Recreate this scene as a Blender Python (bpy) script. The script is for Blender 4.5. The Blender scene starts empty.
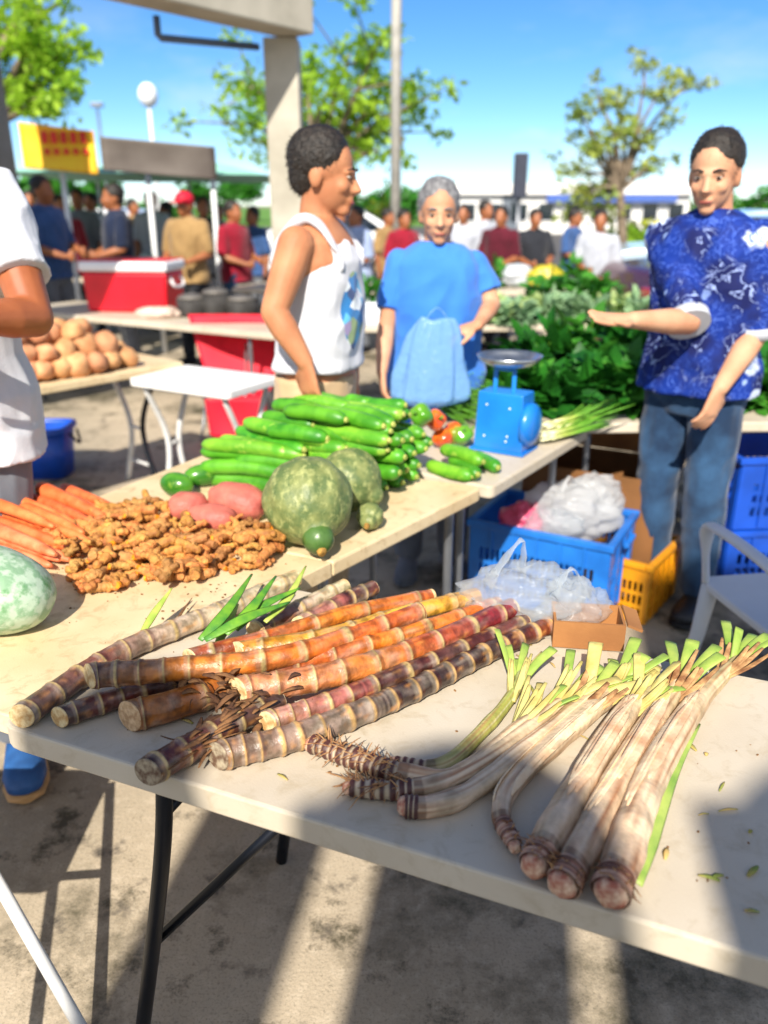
import bpy, bmesh, math, random
from mathutils import Vector, Matrix, Euler, noise
S = bpy.context.scene
COL = S.collection
PI = math.pi
R = math.radians
rnd = random.Random(7)
# ------------------------------------------------------------------ camera
F_PX, HOR, CAMZ = 800.0, 203.0, 1.55
PITCH = math.atan((512 - HOR) / F_PX)
CP, SP = math.cos(PITCH), math.sin(PITCH)
def at(px, py, z):
    x = (px - 384) / F_PX; y = (512 - py) / F_PX
    k = (CAMZ - z) / (SP - CP * y)
    return Vector((x * k, (CP + SP * y) * k, z))
def dep(px, py, Y):
    x = (px - 384) / F_PX; y = (512 - py) / F_PX
    k = Y / (CP + SP * y)
    return Vector((x * k, Y, CAMZ - (SP - CP * y) * k))
cam = bpy.data.cameras.new('camera'); co = bpy.data.objects.new('camera', cam); COL.objects.link(co)
co.location = (0, 0, CAMZ); co.rotation_euler = (PI / 2 - PITCH, 0, 0)
cam.sensor_fit = 'AUTO'; cam.sensor_width = 36; cam.lens = F_PX / 1024 * 36
cam.clip_start = 0.05; cam.clip_end = 2000
cam.dof.use_dof = True; cam.dof.focus_distance = 1.4; cam.dof.aperture_fstop = 2.3
S.camera = co
# ------------------------------------------------------------------ colours and materials
def hexc(h, k=1.0):
    h = h.lstrip('#')
    f = lambda v: (v / 12.92 if v <= .04045 else ((v + .055) / 1.055) ** 2.4)
    return tuple(f(int(h[i:i + 2], 16) / 255) * k for i in (0, 2, 4))
MATS = {}
def _c(c): return (*c, 1) if len(c) == 3 else c
def M(name, col='#808080', k=1.0, rough=.6, col2=None, scale=8., bump=0., bscale=60., lo=.35, hi=.65, attr=False, var=.25,
      metal=0, spec=.5, trans=0, alpha=1, sss=0, detail=5, coat=0, sheen=0, rand=0):
    """Principled material: two colours mixed by noise in object space, optional vertex colour 'Col', optional noise bump."""
    if name in MATS: return MATS[name]
    m = bpy.data.materials.new(name); m.use_nodes = True
    nt = m.node_tree; N = nt.nodes; L = nt.links
    b = N['Principled BSDF']
    c1 = hexc(col, k) if isinstance(col, str) else col
    c2 = (hexc(col2, k) if isinstance(col2, str) else col2) if col2 else tuple(v * (1 - var) for v in c1)
    tc = N.new('ShaderNodeTexCoord'); no = N.new('ShaderNodeTexNoise'); no.inputs['Scale'].default_value = scale; no.inputs['Detail'].default_value = detail
    L.new(tc.outputs['Object'], no.inputs['Vector'])
    mr = N.new('ShaderNodeMapRange'); mr.inputs[1].default_value = lo; mr.inputs[2].default_value = hi
    L.new(no.outputs[0], mr.inputs[0])
    mx = N.new('ShaderNodeMix'); mx.data_type = 'RGBA'
    L.new(mr.outputs[0], mx.inputs[0])
    if attr:
        at_ = N.new('ShaderNodeAttribute'); at_.attribute_name = 'Col'
        mu = N.new('ShaderNodeMix'); mu.data_type = 'RGBA'; mu.blend_type = 'MULTIPLY'; mu.inputs[0].default_value = 1
        mx.inputs[6].default_value = (1, 1, 1, 1); mx.inputs[7].default_value = (1 - var, 1 - var, 1 - var * 1.1, 1)
        L.new(at_.outputs[0], mu.inputs[6]); L.new(mx.outputs[2], mu.inputs[7]); outc = mu.outputs[2]
    else:
        mx.inputs[6].default_value = _c(c1); mx.inputs[7].default_value = _c(c2); outc = mx.outputs[2]
    if rand:   # every object of the kind a little lighter or darker, redder or greener than the next
        oi = N.new('ShaderNodeObjectInfo'); hv = N.new('ShaderNodeHueSaturation'); r1 = N.new('ShaderNodeMapRange'); r1.inputs[3].default_value = 1 - rand; r1.inputs[4].default_value = 1 + rand
        r2 = N.new('ShaderNodeMapRange'); r2.inputs[3].default_value = .5 - rand * .05; r2.inputs[4].default_value = .5 + rand * .05
        fr = N.new('ShaderNodeMath'); fr.operation = 'FRACT'; m7 = N.new('ShaderNodeMath'); m7.operation = 'MULTIPLY'; m7.inputs[1].default_value = 7.31
        L.new(oi.outputs['Random'], r1.inputs[0]); L.new(oi.outputs['Random'], m7.inputs[0]); L.new(m7.outputs[0], fr.inputs[0]); L.new(fr.outputs[0], r2.inputs[0])
        L.new(outc, hv.inputs['Color']); L.new(r1.outputs[0], hv.inputs['Value']); L.new(r2.outputs[0], hv.inputs['Hue']); outc = hv.outputs[0]
    L.new(outc, b.inputs['Base Color'])
    b.inputs['Roughness'].default_value = rough; b.inputs['Metallic'].default_value = metal
    b.inputs['Specular IOR Level'].default_value = spec; b.inputs['Transmission Weight'].default_value = trans
    b.inputs['Alpha'].default_value = alpha; b.inputs['Subsurface Weight'].default_value = sss
    b.inputs['Coat Weight'].default_value = coat; b.inputs['Sheen Weight'].default_value = sheen
    if sss: b.inputs['Subsurface Radius'].default_value = (.02, .008, .004); b.inputs['Subsurface Scale'].default_value = .5
    if bump:
        n2 = N.new('ShaderNodeTexNoise'); n2.inputs['Scale'].default_value = bscale; n2.inputs['Detail'].default_value = 6
        L.new(tc.outputs['Object'], n2.inputs['Vector'])
        bp = N.new('ShaderNodeBump'); bp.inputs['Strength'].default_value = bump; bp.inputs['Distance'].default_value = .01
        L.new(n2.outputs[0], bp.inputs['Height']); L.new(bp.outputs[0], b.inputs['Normal'])
    MATS[name] = m
    return m
# ------------------------------------------------------------------ objects
WL = {}
def tag(o, label=None, cat=None, group=None, kind=None):
    if label: o['label'] = label
    if cat: o['category'] = cat
    if group: o['group'] = group
    if kind: o['kind'] = kind
    return o
def thing(name, label, cat, loc=(0, 0, 0), group=None, yaw=0):
    o = bpy.data.objects.new(name, None); COL.objects.link(o); o.empty_display_size = .1
    o.location = loc; o.rotation_euler = (0, 0, yaw)
    WL[o.name] = Vector(loc)
    return tag(o, label, cat, group)
class MB:
    def __init__(s): s.v = []; s.f = []; s.c = []; s.sm = []
    def add(s, vs, fs, col=None, smooth=True):
        o = len(s.v); s.v += [Vector(v) for v in vs]; s.f += [tuple(i + o for i in f) for f in fs]; s.sm += [smooth] * len(fs)
        if callable(col): s.c += [col(i) for i in range(len(vs))]
        else: s.c += [col or (1, 1, 1)] * len(vs)
        return s
    def tube(s, pts, r, seg=10, cols=None, cap=True, squash=None, up=None, noise_amp=0, nsc=20., smooth=True):
        pts = [Vector(p) for p in pts]; n = len(pts)
        if not hasattr(r, '__len__'): r = [r] * n
        vs = []; cs = []; up0 = Vector(up) if up else None; prev = None
        for i in range(n):
            d = (pts[min(i + 1, n - 1)] - pts[max(i - 1, 0)]).normalized()
            if up0 is not None: a = d.cross(up0)
            elif prev is not None: a = prev - d * prev.dot(d)
            else: a = d.cross(Vector((0, 0, 1)))
            if a.length < 1e-4: a = d.cross(Vector((0, 1, 0)))
            a.normalize(); b = a.cross(d).normalized(); prev = a
            sx, sy = (squash[i] if squash and hasattr(squash[0], '__len__') else squash) if squash else (1, 1)
            for k in range(seg):
                t = 2 * PI * k / seg
                q = a * (math.cos(t) * r[i] * sx) + b * (math.sin(t) * r[i] * sy)
                p = pts[i] + q
                if noise_amp: p = pts[i] + q * (1 + noise_amp * noise.noise(p * nsc))
                vs.append(p); cs.append(cols[i] if isinstance(cols, list) else (cols or (1, 1, 1)))
        fs = [(i * seg + k, i * seg + (k + 1) % seg, (i + 1) * seg + (k + 1) % seg, (i + 1) * seg + k) for i in range(n - 1) for k in range(seg)]
        if cap: fs += [tuple(range(seg - 1, -1, -1)), tuple((n - 1) * seg + k for k in range(seg))]
        o = len(s.v); s.v += vs; s.c += cs; s.f += [tuple(i + o for i in f) for f in fs]; s.sm += [smooth] * len(fs)
        if cap: s.sm[-1] = s.sm[-2] = False
        return s
    def loft(s, rings, seg=24, cap=True, cols=None):
        """rings: (centre, half-width x, half-depth y) horizontal ellipses, superellipse exponent optional"""
        vs = []
        for rg in rings:
            c, a, b = Vector(rg[0]), rg[1], rg[2]; e = rg[3] if len(rg) > 3 else 1
            for k in range(seg):
                t = 2 * PI * k / seg; x, y = math.cos(t), math.sin(t)
                vs.append(c + Vector((a * math.copysign(abs(x) ** e, x), b * math.copysign(abs(y) ** e, y), 0)))
        n = len(rings)
        fs = [(i * seg + k, i * seg + (k + 1) % seg, (i + 1) * seg + (k + 1) % seg, (i + 1) * seg + k) for i in range(n - 1) for k in range(seg)]
        if cap: fs += [tuple(range(seg - 1, -1, -1)), tuple((n - 1) * seg + k for k in range(seg))]
        return s.add(vs, fs, (lambda i: cols[i // seg]) if cols else None)
    def ball(s, c, r, seg=16, rings=10, rot=None, col=None, fn=None):
        c = Vector(c); r = Vector(r) if hasattr(r, '__len__') else Vector((r, r, r)); vs = []
        mt = rot.to_matrix() if rot else Matrix.Identity(3)
        for i in range(rings + 1):
            th = PI * i / rings
            for k in range(seg if 0 < i < rings else 1):
                ph = 2 * PI * k / seg
                d = Vector((math.sin(th) * math.cos(ph), math.sin(th) * math.sin(ph), math.cos(th)))
                q = Vector((d.x * r.x, d.y * r.y, d.z * r.z))
                if fn: q = q * fn(d)
                vs.append(c + mt @ q)
        fs = []
        st = lambda i: 0 if i == 0 else 1 + (i - 1) * seg
        for k in range(seg):
            fs.append((0, st(1) + k, st(1) + (k + 1) % seg))
            for i in range(1, rings - 1): fs.append((st(i) + k, st(i + 1) + k, st(i + 1) + (k + 1) % seg, st(i) + (k + 1) % seg))
            fs.append((st(rings - 1) + k, st(rings), st(rings - 1) + (k + 1) % seg))
        return s.add(vs, fs, col)
    def box(s, c, size, rot=None, col=None, taper=(1, 1)):
        c = Vector(c); hx, hy, hz = size[0] / 2, size[1] / 2, size[2] / 2
        mt = (rot.to_matrix() if isinstance(rot, Euler) else rot) if rot is not None else Matrix.Identity(3)
        vs = []
        for z in (-1, 1):
            tx, ty = taper if z > 0 else (1, 1)
            for x, y in ((-1, -1), (1, -1), (1, 1), (-1, 1)): vs.append(c + mt @ Vector((x * hx * tx, y * hy * ty, z * hz)))
        return s.add(vs, [(3, 2, 1, 0), (4, 5, 6, 7), (0, 1, 5, 4), (1, 2, 6, 5), (2, 3, 7, 6), (3, 0, 4, 7)], col, smooth=False)
    def beam(s, p, q, w, h, up=(0, 0, 1), col=None):
        p, q = Vector(p), Vector(q); d = (q - p); l = d.length; d.normalize()
        a = d.cross(Vector(up)); a = a.normalized() if a.length > 1e-4 else d.cross(Vector((0, 1, 0))).normalized()
        b = a.cross(d)
        return s.box((p + q) / 2, (l, w, h), Matrix((d, a, b)).transposed(), col)
    def prism(s, poly, z0, z1, col=None):
        n = len(poly); vs = [Vector((p[0], p[1], z0)) for p in poly] + [Vector((p[0], p[1], z1)) for p in poly]
        return s.add(vs, [tuple(range(n - 1, -1, -1)), tuple(range(n, 2 * n))] + [(i, (i + 1) % n, (i + 1) % n + n, i + n) for i in range(n)], col, smooth=False)
    def quad(s, a, b, c, d, col=None): return s.add([a, b, c, d], [(0, 1, 2, 3)], col, smooth=False)
    def build(s, name, mat, parent=None, bevel=0, origin=None, local=False, segs=2, voxel=0, smooth_it=0, disp=None):
        o = Vector(origin) if origin is not None else (WL.get(parent.name, Vector()) if parent and not local else Vector())
        me = bpy.data.meshes.new(name)
        me.from_pydata([v - o for v in s.v], [], s.f)
        me.polygons.foreach_set('use_smooth', s.sm)
        if any(c != (1, 1, 1) for c in s.c):
            a = me.color_attributes.new('Col', 'FLOAT_COLOR', 'POINT')
            a.data.foreach_set('color', [x for c in s.c for x in (*c, 1)])
        if bevel:
            bm = bmesh.new(); bm.from_mesh(me)
            es = [e for e in bm.edges if len(e.link_faces) == 2 and e.calc_face_angle(0) > R(40) and not (e.link_faces[0].smooth and e.link_faces[1].smooth)]
            bmesh.ops.bevel(bm, geom=es, offset=bevel, segments=segs, affect='EDGES', profile=.5, clamp_overlap=True)
            bm.to_mesh(me); bm.free()
        me.update()
        ob = bpy.data.objects.new(name, me); COL.objects.link(ob)
        if voxel:
            md = ob.modifiers.new('r', 'REMESH'); md.mode = 'VOXEL'; md.voxel_size = voxel; md.use_smooth_shade = True
            if smooth_it: m2 = ob.modifiers.new('s', 'SMOOTH'); m2.iterations = smooth_it; m2.factor = .5
            dg = bpy.context.evaluated_depsgraph_get(); nm = bpy.data.meshes.new_from_object(ob.evaluated_get(dg))
            ob.modifiers.clear(); ob.data = nm; bpy.data.meshes.remove(me); me = nm; me.name = name
        if disp:
            ns = [v.normal.copy() for v in me.vertices]
            for v, n in zip(me.vertices, ns): v.co += n * disp(v.co, n)
            me.update()
        me.materials.append(mat)
        if parent: ob.parent = parent
        elif origin is not None: ob.location = o
        WL[ob.name] = WL.get(parent.name, Vector()) if parent else o
        return ob
def copy_tree(o, parent=None):
    c = o.copy(); COL.objects.link(c)
    if parent: c.parent = parent
    for ch in [x for x in CH.get(o.name, [])]:
        copy_tree(ch, c)
    return c
CH = {}
def own(o):
    """remember a prototype's children so that it can be copied"""
    for ch in o.children: CH.setdefault(o.name, []).append(ch); own(ch)
def spline(pts, n):
    """Catmull-Rom through pts, n samples"""
    P = [Vector(p) for p in pts]
    if len(P) == 2: return [P[0].lerp(P[1], i / (n - 1)) for i in range(n)]
    P = [P[0] * 2 - P[1]] + P + [P[-1] * 2 - P[-2]]; m = len(P) - 3; out = []
    for i in range(n):
        t = i / (n - 1) * m; k = min(int(t), m - 1); u = t - k; a, b, c, d = P[k:k + 4]
        out.append(.5 * ((2 * b) + (c - a) * u + (2 * a - 5 * b + 4 * c - d) * u * u + (3 * b - a - 3 * c + d) * u ** 3))
    return out
def lerp3(a, b, t): t = max(0, min(1, t)); return tuple(x + (y - x) * t for x, y in zip(a, b))
def ramp(stops, t):
    for (t0, c0), (t1, c1) in zip(stops, stops[1:]):
        if t <= t1: return lerp3(c0, c1, (t - t0) / max(1e-6, t1 - t0))
    return stops[-1][1]
# ------------------------------------------------------------------ world, sun
SUN_EL, SUN_HEAD = 40, 10        # height above the horizon; light travels 10 degrees right of the view direction
W = bpy.data.worlds.new('World'); S.world = W; W.use_nodes = True
nt = W.node_tree; N = nt.nodes; L = nt.links
bg = N['Background']; sky = N.new('ShaderNodeTexSky'); sky.sky_type = 'NISHITA'; sky.sun_disc = False
sky.sun_elevation = R(SUN_EL); sky.sun_rotation = R(180 + SUN_HEAD); sky.air_density = .8; sky.altitude = 1400; sky.dust_density = 0; sky.ozone_density = 4
hs = N.new('ShaderNodeHueSaturation'); hs.inputs['Saturation'].default_value = 1.22; hs.inputs['Value'].default_value = 1.0
L.new(sky.outputs[0], hs.inputs['Color'])
# low clouds
tc = N.new('ShaderNodeTexCoord'); mp = N.new('ShaderNodeMapping'); mp.inputs['Scale'].default_value = (2.2, 2.2, 7); mp.inputs['Location'].default_value = (.35, 0, .1)
cn = N.new('ShaderNodeTexNoise'); cn.inputs['Scale'].default_value = 1.6; cn.inputs['Detail'].default_value = 7; cn.inputs['Roughness'].default_value = .58
L.new(tc.outputs['Generated'], mp.inputs['Vector']); L.new(mp.outputs[0], cn.inputs['Vector'])
sp = N.new('ShaderNodeSeparateXYZ'); L.new(tc.outputs['Generated'], sp.inputs[0])
m1 = N.new('ShaderNodeMapRange'); m1.inputs[1].default_value = .54; m1.inputs[2].default_value = .82; L.new(cn.outputs[0], m1.inputs[0])
m2 = N.new('ShaderNodeMapRange'); m2.inputs[1].default_value = .02; m2.inputs[2].default_value = .22; m2.inputs[3].default_value = .9; m2.inputs[4].default_value = .04
L.new(sp.outputs['Z'], m2.inputs[0])
mm = N.new('ShaderNodeMath'); mm.operation = 'MULTIPLY'; L.new(m1.outputs[0], mm.inputs[0]); L.new(m2.outputs[0], mm.inputs[1])
mc = N.new('ShaderNodeMix'); mc.data_type = 'RGBA'; bk = N.new('ShaderNodeMapRange'); bk.inputs[1].default_value = .1; bk.inputs[2].default_value = -.5; bk.inputs[3].default_value = 0; bk.inputs[4].default_value = .75; L.new(sp.outputs['Y'], bk.inputs[0])   # unseen bright cloud added behind the viewer as white fill for the shade
cl2 = N.new('ShaderNodeMapRange'); cl2.inputs[1].default_value = .30; cl2.inputs[2].default_value = .55; L.new(cn.outputs[0], cl2.inputs[0])
bm_ = N.new('ShaderNodeMath'); bm_.operation = 'MULTIPLY'; L.new(bk.outputs[0], bm_.inputs[0]); L.new(cl2.outputs[0], bm_.inputs[1])
mxm = N.new('ShaderNodeMath'); mxm.operation = 'MAXIMUM'; L.new(mm.outputs[0], mxm.inputs[0]); L.new(bm_.outputs[0], mxm.inputs[1]); L.new(mxm.outputs[0], mc.inputs[0]); L.new(hs.outputs[0], mc.inputs[6]); mc.inputs[7].default_value = (6.6, 6.5, 6.3, 1)
L.new(mc.outputs[2], bg.inputs['Color']); bg.inputs['Strength'].default_value = .086
sl = bpy.data.lights.new('sun', 'SUN'); sl.energy = 4.1; sl.angle = R(.6); sl.color = (1, .93, .82)
so = bpy.data.objects.new('sun', sl); COL.objects.link(so)
d = Vector((math.sin(R(SUN_HEAD)) * math.cos(R(SUN_EL)), math.cos(R(SUN_HEAD)) * math.cos(R(SUN_EL)), -math.sin(R(SUN_EL))))
so.rotation_euler = d.to_track_quat('-Z', 'Y').to_euler(); so.location = (-2, -8, 9)
S.view_settings.view_transform = 'Standard'; S.view_settings.look = 'None'; S.view_settings.exposure = .98; S.view_settings.gamma = 1
S.view_settings.use_curve_mapping = False
# ------------------------------------------------------------------ ground
def ground_mat():
    m = bpy.data.materials.new('stained_concrete'); m.use_nodes = True; nt = m.node_tree; N = nt.nodes; L = nt.links; b = N['Principled BSDF']
    tc = N.new('ShaderNodeTexCoord')
    def nz(sc, lo, hi, det=6, ro=.6):
        n = N.new('ShaderNodeTexNoise'); n.inputs['Scale'].default_value = sc; n.inputs['Detail'].default_value = det; n.inputs['Roughness'].default_value = ro
        L.new(tc.outputs['Object'], n.inputs['Vector'])
        r = N.new('ShaderNodeMapRange'); r.inputs[1].default_value = lo; r.inputs[2].default_value = hi; L.new(n.outputs[0], r.inputs[0]); return r.outputs[0]
    def mix(f, a, bb, mode='MIX'):
        x = N.new('ShaderNodeMix'); x.data_type = 'RGBA'; x.blend_type = mode
        if isinstance(f, float): x.inputs[0].default_value = f
        else: L.new(f, x.inputs[0])
        for s, v in ((6, a), (7, bb)):
            if isinstance(v, tuple): x.inputs[s].default_value = (*v, 1)
            else: L.new(v, x.inputs[s])
        return x.outputs[2]
    c = mix(nz(1.3, .35, .65), (.50, .415, .30), (.39, .32, .23))
    c = mix(nz(30, .52, .78, 5), c, (.56, .47, .35))
    c = mix(nz(160, .52, .8, 3), c, (.22, .19, .14))
    c = mix(nz(.35, .46, .60, 7, .6), c, (.24, .21, .145))
    c = mix(nz(.9, .50, .60, 9, .72), c, (.085, .075, .045))
    c = mix(nz(5, .56, .66, 8, .7), c, (.10, .085, .055))
    c = mix(nz(9, .60, .72, 5), c, (.07, .06, .05))
    L.new(c, b.inputs['Base Color']); b.inputs['Roughness'].default_value = .8; b.inputs['Specular IOR Level'].default_value = .3
    bp = N.new('ShaderNodeBump'); bp.inputs['Strength'].default_value = .2; bp.inputs['Distance'].default_value = .01
    L.new(nz(120, .2, .8), bp.inputs['Height']); L.new(bp.outputs[0], b.inputs['Normal'])
    return m
g = MB().quad((-400, -60, 0), (400, -60, 0), (400, 600, 0), (-400, 600, 0)).build('ground', ground_mat()); tag(g, 'stained tan concrete ground of the market', 'ground', kind='structure')
asph = M('asphalt', '#5d5a57', rough=.9, scale=3, bump=.3, bscale=200)
g = MB().quad((-120, 13.5, .004), (120, 13.5, .004), (120, 60, .004), (-120, 60, .004)).build('road', asph); tag(g, 'grey asphalt lot behind the market tables', 'road', kind='structure')
grass_m = M('far_grass', '#6d9a2e', rough=.9, col2='#46701e', scale=.8)
g = MB().quad((-200, 60, .008), (200, 60, .008), (200, 300, .008), (-200, 300, .008)).build('lawn', grass_m); tag(g, 'green lawn beyond the car park', 'lawn', kind='structure')
# ------------------------------------------------------------------ tables
plast = M('table_plastic', '#d9d0c0', rough=.45, col2='#b5a890', scale=5, bump=.05, bscale=300, lo=.3, hi=.75)
def dirty_table(name, c1, c2, c3):
    m = M(name, c1, rough=.5, col2=c2, scale=4, bump=.06, bscale=250, lo=.35, hi=.7)
    nt = m.node_tree; N = nt.nodes; L = nt.links; b = N['Principled BSDF']
    src = b.inputs['Base Color'].links[0].from_socket
    tc = [n for n in N if n.type == 'TEX_COORD'][0]
    n = N.new('ShaderNodeTexNoise'); n.inputs['Scale'].default_value = 22; n.inputs['Detail'].default_value = 8; n.inputs['Roughness'].default_value = .7; n.inputs['Distortion'].default_value = .6
    L.new(tc.outputs['Object'], n.inputs['Vector'])
    r = N.new('ShaderNodeMapRange'); r.inputs[1].default_value = .52; r.inputs[2].default_value = .74; r.inputs[4].default_value = .75; L.new(n.outputs[0], r.inputs[0])
    x = N.new('ShaderNodeMix'); x.data_type = 'RGBA'; L.new(r.outputs[0], x.inputs[0]); L.new(src, x.inputs[6]); x.inputs[7].default_value = _c(hexc(c3)); L.new(x.outputs[2], b.inputs['Base Color'])
    return m
topA = dirty_table('grey_white_plastic', '#c6bba8', '#baad98', '#a8987c')
topB = dirty_table('soiled_cream_plastic', '#dcc8a2', '#c9ae82', '#a08258')
dark_metal = M('dark_metal', '#23262e', rough=.4, metal=.6)
grey_metal = M('grey_metal', '#8d9096', rough=.4, metal=.7)
white_metal = M('white_metal', '#dcdcda', rough=.4)
TZ = .74
def rounded(poly, r, n=5):
    out = []
    m = len(poly)
    for i in range(m):
        p = Vector(poly[i][:2]); a = (Vector(poly[i - 1][:2]) - p).normalized(); b = (Vector(poly[(i + 1) % m][:2]) - p).normalized()
        rr = r[i] if isinstance(r, (list, tuple)) else r
        for k in range(n + 1):
            t = k / n; q = p + a * rr * (1 - t) ** 2 + b * rr * t ** 2
            out.append((q.x, q.y))
    return out
def top_mesh(poly, z, th=.042, r=.04, bev=.008):
    return MB().prism(rounded(poly, r), z - th, z)
def table(name, label, poly, mat, z=TZ, th=.042, r=.035, legm=None, legs=None, group=None, inset=.12):
    c = sum((Vector((p[0], p[1], 0)) for p in poly), Vector()) / len(poly)
    t = thing(name, label, 'table', c, group)
    top_mesh(poly, z, th, r).build('tabletop', mat, t, bevel=.007)
    cz = Vector((c.x, c.y, z))
    if legs is None:
        q = [Vector((p[0], p[1], 0)) for p in poly]
        legs = []
        for i in range(len(q)):
            p = q[i].lerp(c, inset * 1.6)
            legs.append([(p.x, p.y, z - th - .002), (p.x, p.y, z * .5), (p.x + (p.x - c.x) * .03, p.y + (p.y - c.y) * .03, 0.002)])
    for l in legs: MB().tube(spline(l, 12), .0145, 10).build('leg', legm or grey_metal, t)
    return t
fa, fb = at(-9, 722, TZ), at(768, 960, TZ)
du = (fb - fa).normalized(); dn = Vector((-du.y, du.x, 0)); WA = .632; LA = 1.66
br = at(483, 487, TZ); sm1 = at(332, 562, TZ)
ru = (br - sm1).normalized(); e_ = Vector((-.91, .41, 0)).normalized()
# near table: its left end is cut to the line of the neighbouring row
A0 = fa; A1 = fa + du * LA; A2 = A1 + dn * WA
k = ((A2 - sm1).dot(dn)); pA = sm1 + ru * (k / ru.dot(dn))       # point of the row's edge line on the back edge of the near table
gap = du * .005
A3 = pA + gap
leg_front = [(-.335, 1.005, .697), (-.318, 1.0, .56), (-.36, .985, .36), (-.45, .96, .003)]
t = thing('folding_table', 'white plastic folding table in front holding the sugarcane and taro stalks', 'table', Vector(((A0.x + A2.x) / 2, (A0.y + A2.y) / 2, 0)), 'folding tables of the stall')
TA = t
mb = top_mesh([A0 + gap, A1, A2, A3], TZ, .045, [.05, .05, .05, .004]); mb.build('tabletop', topA, t, bevel=.008)
def au(u, w, z): return Vector((fa.x, fa.y, 0)) + du * u + dn * w + Vector((0, 0, z))
for u0, s in ((.30, -1), (1.36, 1)):
    l1 = spline([au(u0, .06, .694), au(u0 + .01 * s, .05, .56), au(u0 + .05 * s, .05, .36), au(u0 + .13 * s, .05, .003)], 16)
    l2 = spline([au(u0, WA - .06, .694), au(u0 + .01 * s, WA - .05, .56), au(u0 + .05 * s, WA - .05, .36), au(u0 + .10 * s, WA - .07, .003)], 16)
    MB().tube(l1, .0145, 12).build('leg', dark_metal, t); MB().tube(l2, .0145, 12).build('leg', dark_metal, t)
    MB().tube([au(u0 + .01 * s, .064, .60), au(u0 + .01 * s, WA - .064, .60)], .011, 8).build('crossbar', dark_metal, t)
    MB().tube([au(u0 + .085 * s, .062, .26), au(u0 - .29 * s, WA * .5, .69)], .010, 8).build('brace', dark_metal, t)
    MB().tube([au(u0 + .075 * s, WA - .062, .28), au(u0 - .29 * s, WA * .5 + .03, .69)], .010, 8).build('brace', dark_metal, t)
Lw = .96
C0 = sm1 - ru * .80; C3 = C0 + e_ * Lw; C2 = sm1 + e_ * .90
B0 = sm1 + ru * .004; B1 = br; B3 = B0 + e_ * .86; B2 = br + e_ * .98
def lg_(p): return [(p.x, p.y, TZ - .044), (p.x, p.y, .36), (p.x, p.y, .002)]
vd = lambda p, q, k: p.lerp(q, k)
table('folding_table', 'cream plastic folding table at left carrying the green melon and orange turmeric', [C0, sm1, C2, C3], topB, r=[.03, .006, .03, .03], group='folding tables of the stall', legs=[lg_(C0.lerp(C3, .55) + ru * .1), lg_(C3.lerp(C0, .08) + ru * .1), lg_(sm1.lerp(C2, .12) - ru * .12), lg_(C2.lerp(sm1, .1) - ru * .1)])
table('folding_table', 'cream plastic folding table under the cucumber heap and the squash', [B0, B1, B2, B3], topB, r=[.006, .03, .03, .03], group='folding tables of the stall', inset=.1)
D0 = br + ru * .012 + Vector((.02, -.012, 0)); D1 = at(590, 428, TZ); dd = (D1 - D0).normalized(); de = Vector((-dd.y, dd.x, 0))
table('folding_table', 'white folding table with the blue scale on its near corner', [D0, D1, D1 + de * .62, D0 + de * .62], topA, r=.03, group='folding tables of the stall', legs=[lg_(p_) for p_ in (D0 + dd * .14 + de * .18, D1 - dd * .1 + de * .1, D1 - dd * .1 + de * .54, D0 + dd * .14 + de * .54)])
E0 = Vector((.60, 3.06, 0)); ed = Vector((1, .03, 0)).normalized(); en = Vector((-ed.y, ed.x, 0))
table('folding_table', 'long white folding table loaded with dark leafy greens behind the man in blue', [E0, E0 + ed * 2.4, E0 + ed * 2.4 + en * .8, E0 + en * .8], topA, r=.03, group='folding tables of the stall')
F0 = Vector((.35, 5.6, 0))
table('folding_table', 'white table of pale green vegetables beyond the leafy greens', [F0, F0 + Vector((1.95, .12, 0)), F0 + Vector((1.9, .9, 0)), F0 + Vector((-.05, .8, 0))], topA, z=.76, r=.03, group='folding tables of the stall')
G0 = at(40, 312, TZ); G1 = at(262, 333, TZ)
gd = (G1 - G0).normalized(); gn = Vector((-gd.y, gd.x, 0))
table('folding_table', 'grey white table carrying the red cooler', [G0 - gd * .4, G1 + gd * .1, G1 + gd * .1 + gn * .7, G0 - gd * .4 + gn * .7], topA, r=.03, group='folding tables of the stall')
# potato table and the small white table, with crossed legs
def xtable(label, poly, mat, z, m1, m2, ends):
    c = sum((Vector((p[0], p[1], 0)) for p in poly), Vector()) / len(poly)
    t = thing('folding_table', label, 'table', c, 'folding tables of the stall')
    top_mesh(poly, z, .04, .03).build('tabletop', mat, t, bevel=.006)
    q = [Vector((p[0], p[1], 0)) for p in poly]
    for (i, j) in ends:
        a = q[i].lerp(c, .2); b = q[j].lerp(c, .2)
        h = z - .042
        ma = a.lerp(b, .38); mb_ = a.lerp(b, .62)
        MB().tube(spline([a + Vector((0, 0, h)), ma + Vector((0, 0, h * .52)), ma.lerp(a, .5) + Vector((0, 0, .003))], 14), .015, 10).build('leg', m1, t)
        MB().tube(spline([b + Vector((0, 0, h)), mb_ + Vector((0, 0, h * .52)), mb_.lerp(b, .5) + Vector((0, 0, .003))], 14), .015, 10).build('leg', m2, t)
        MB().tube([ma + Vector((0, 0, h * .5)), mb_ + Vector((0, 0, h * .5))], .011, 8).build('crossbar', m2, t)
        MB().tube([ma.lerp(a, .3) + Vector((0, 0, h * .2)), mb_.lerp(b, .3) + Vector((0, 0, h * .2))], .009, 8).build('crossbar', m2, t)
    return t
P0 = at(10, 392, TZ); P1 = at(185, 362, TZ)
pd = (P1 - P0).normalized(); pn = Vector((-pd.y, pd.x, 0))
xtable('tan folding table bearing the heap of brown yams at left', [P0 - pd * .5, P1, P1 + pn * .62, P0 - pd * .5 + pn * .62], topB, TZ, dark_metal, white_metal, ((1, 2), (0, 3)))
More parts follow.
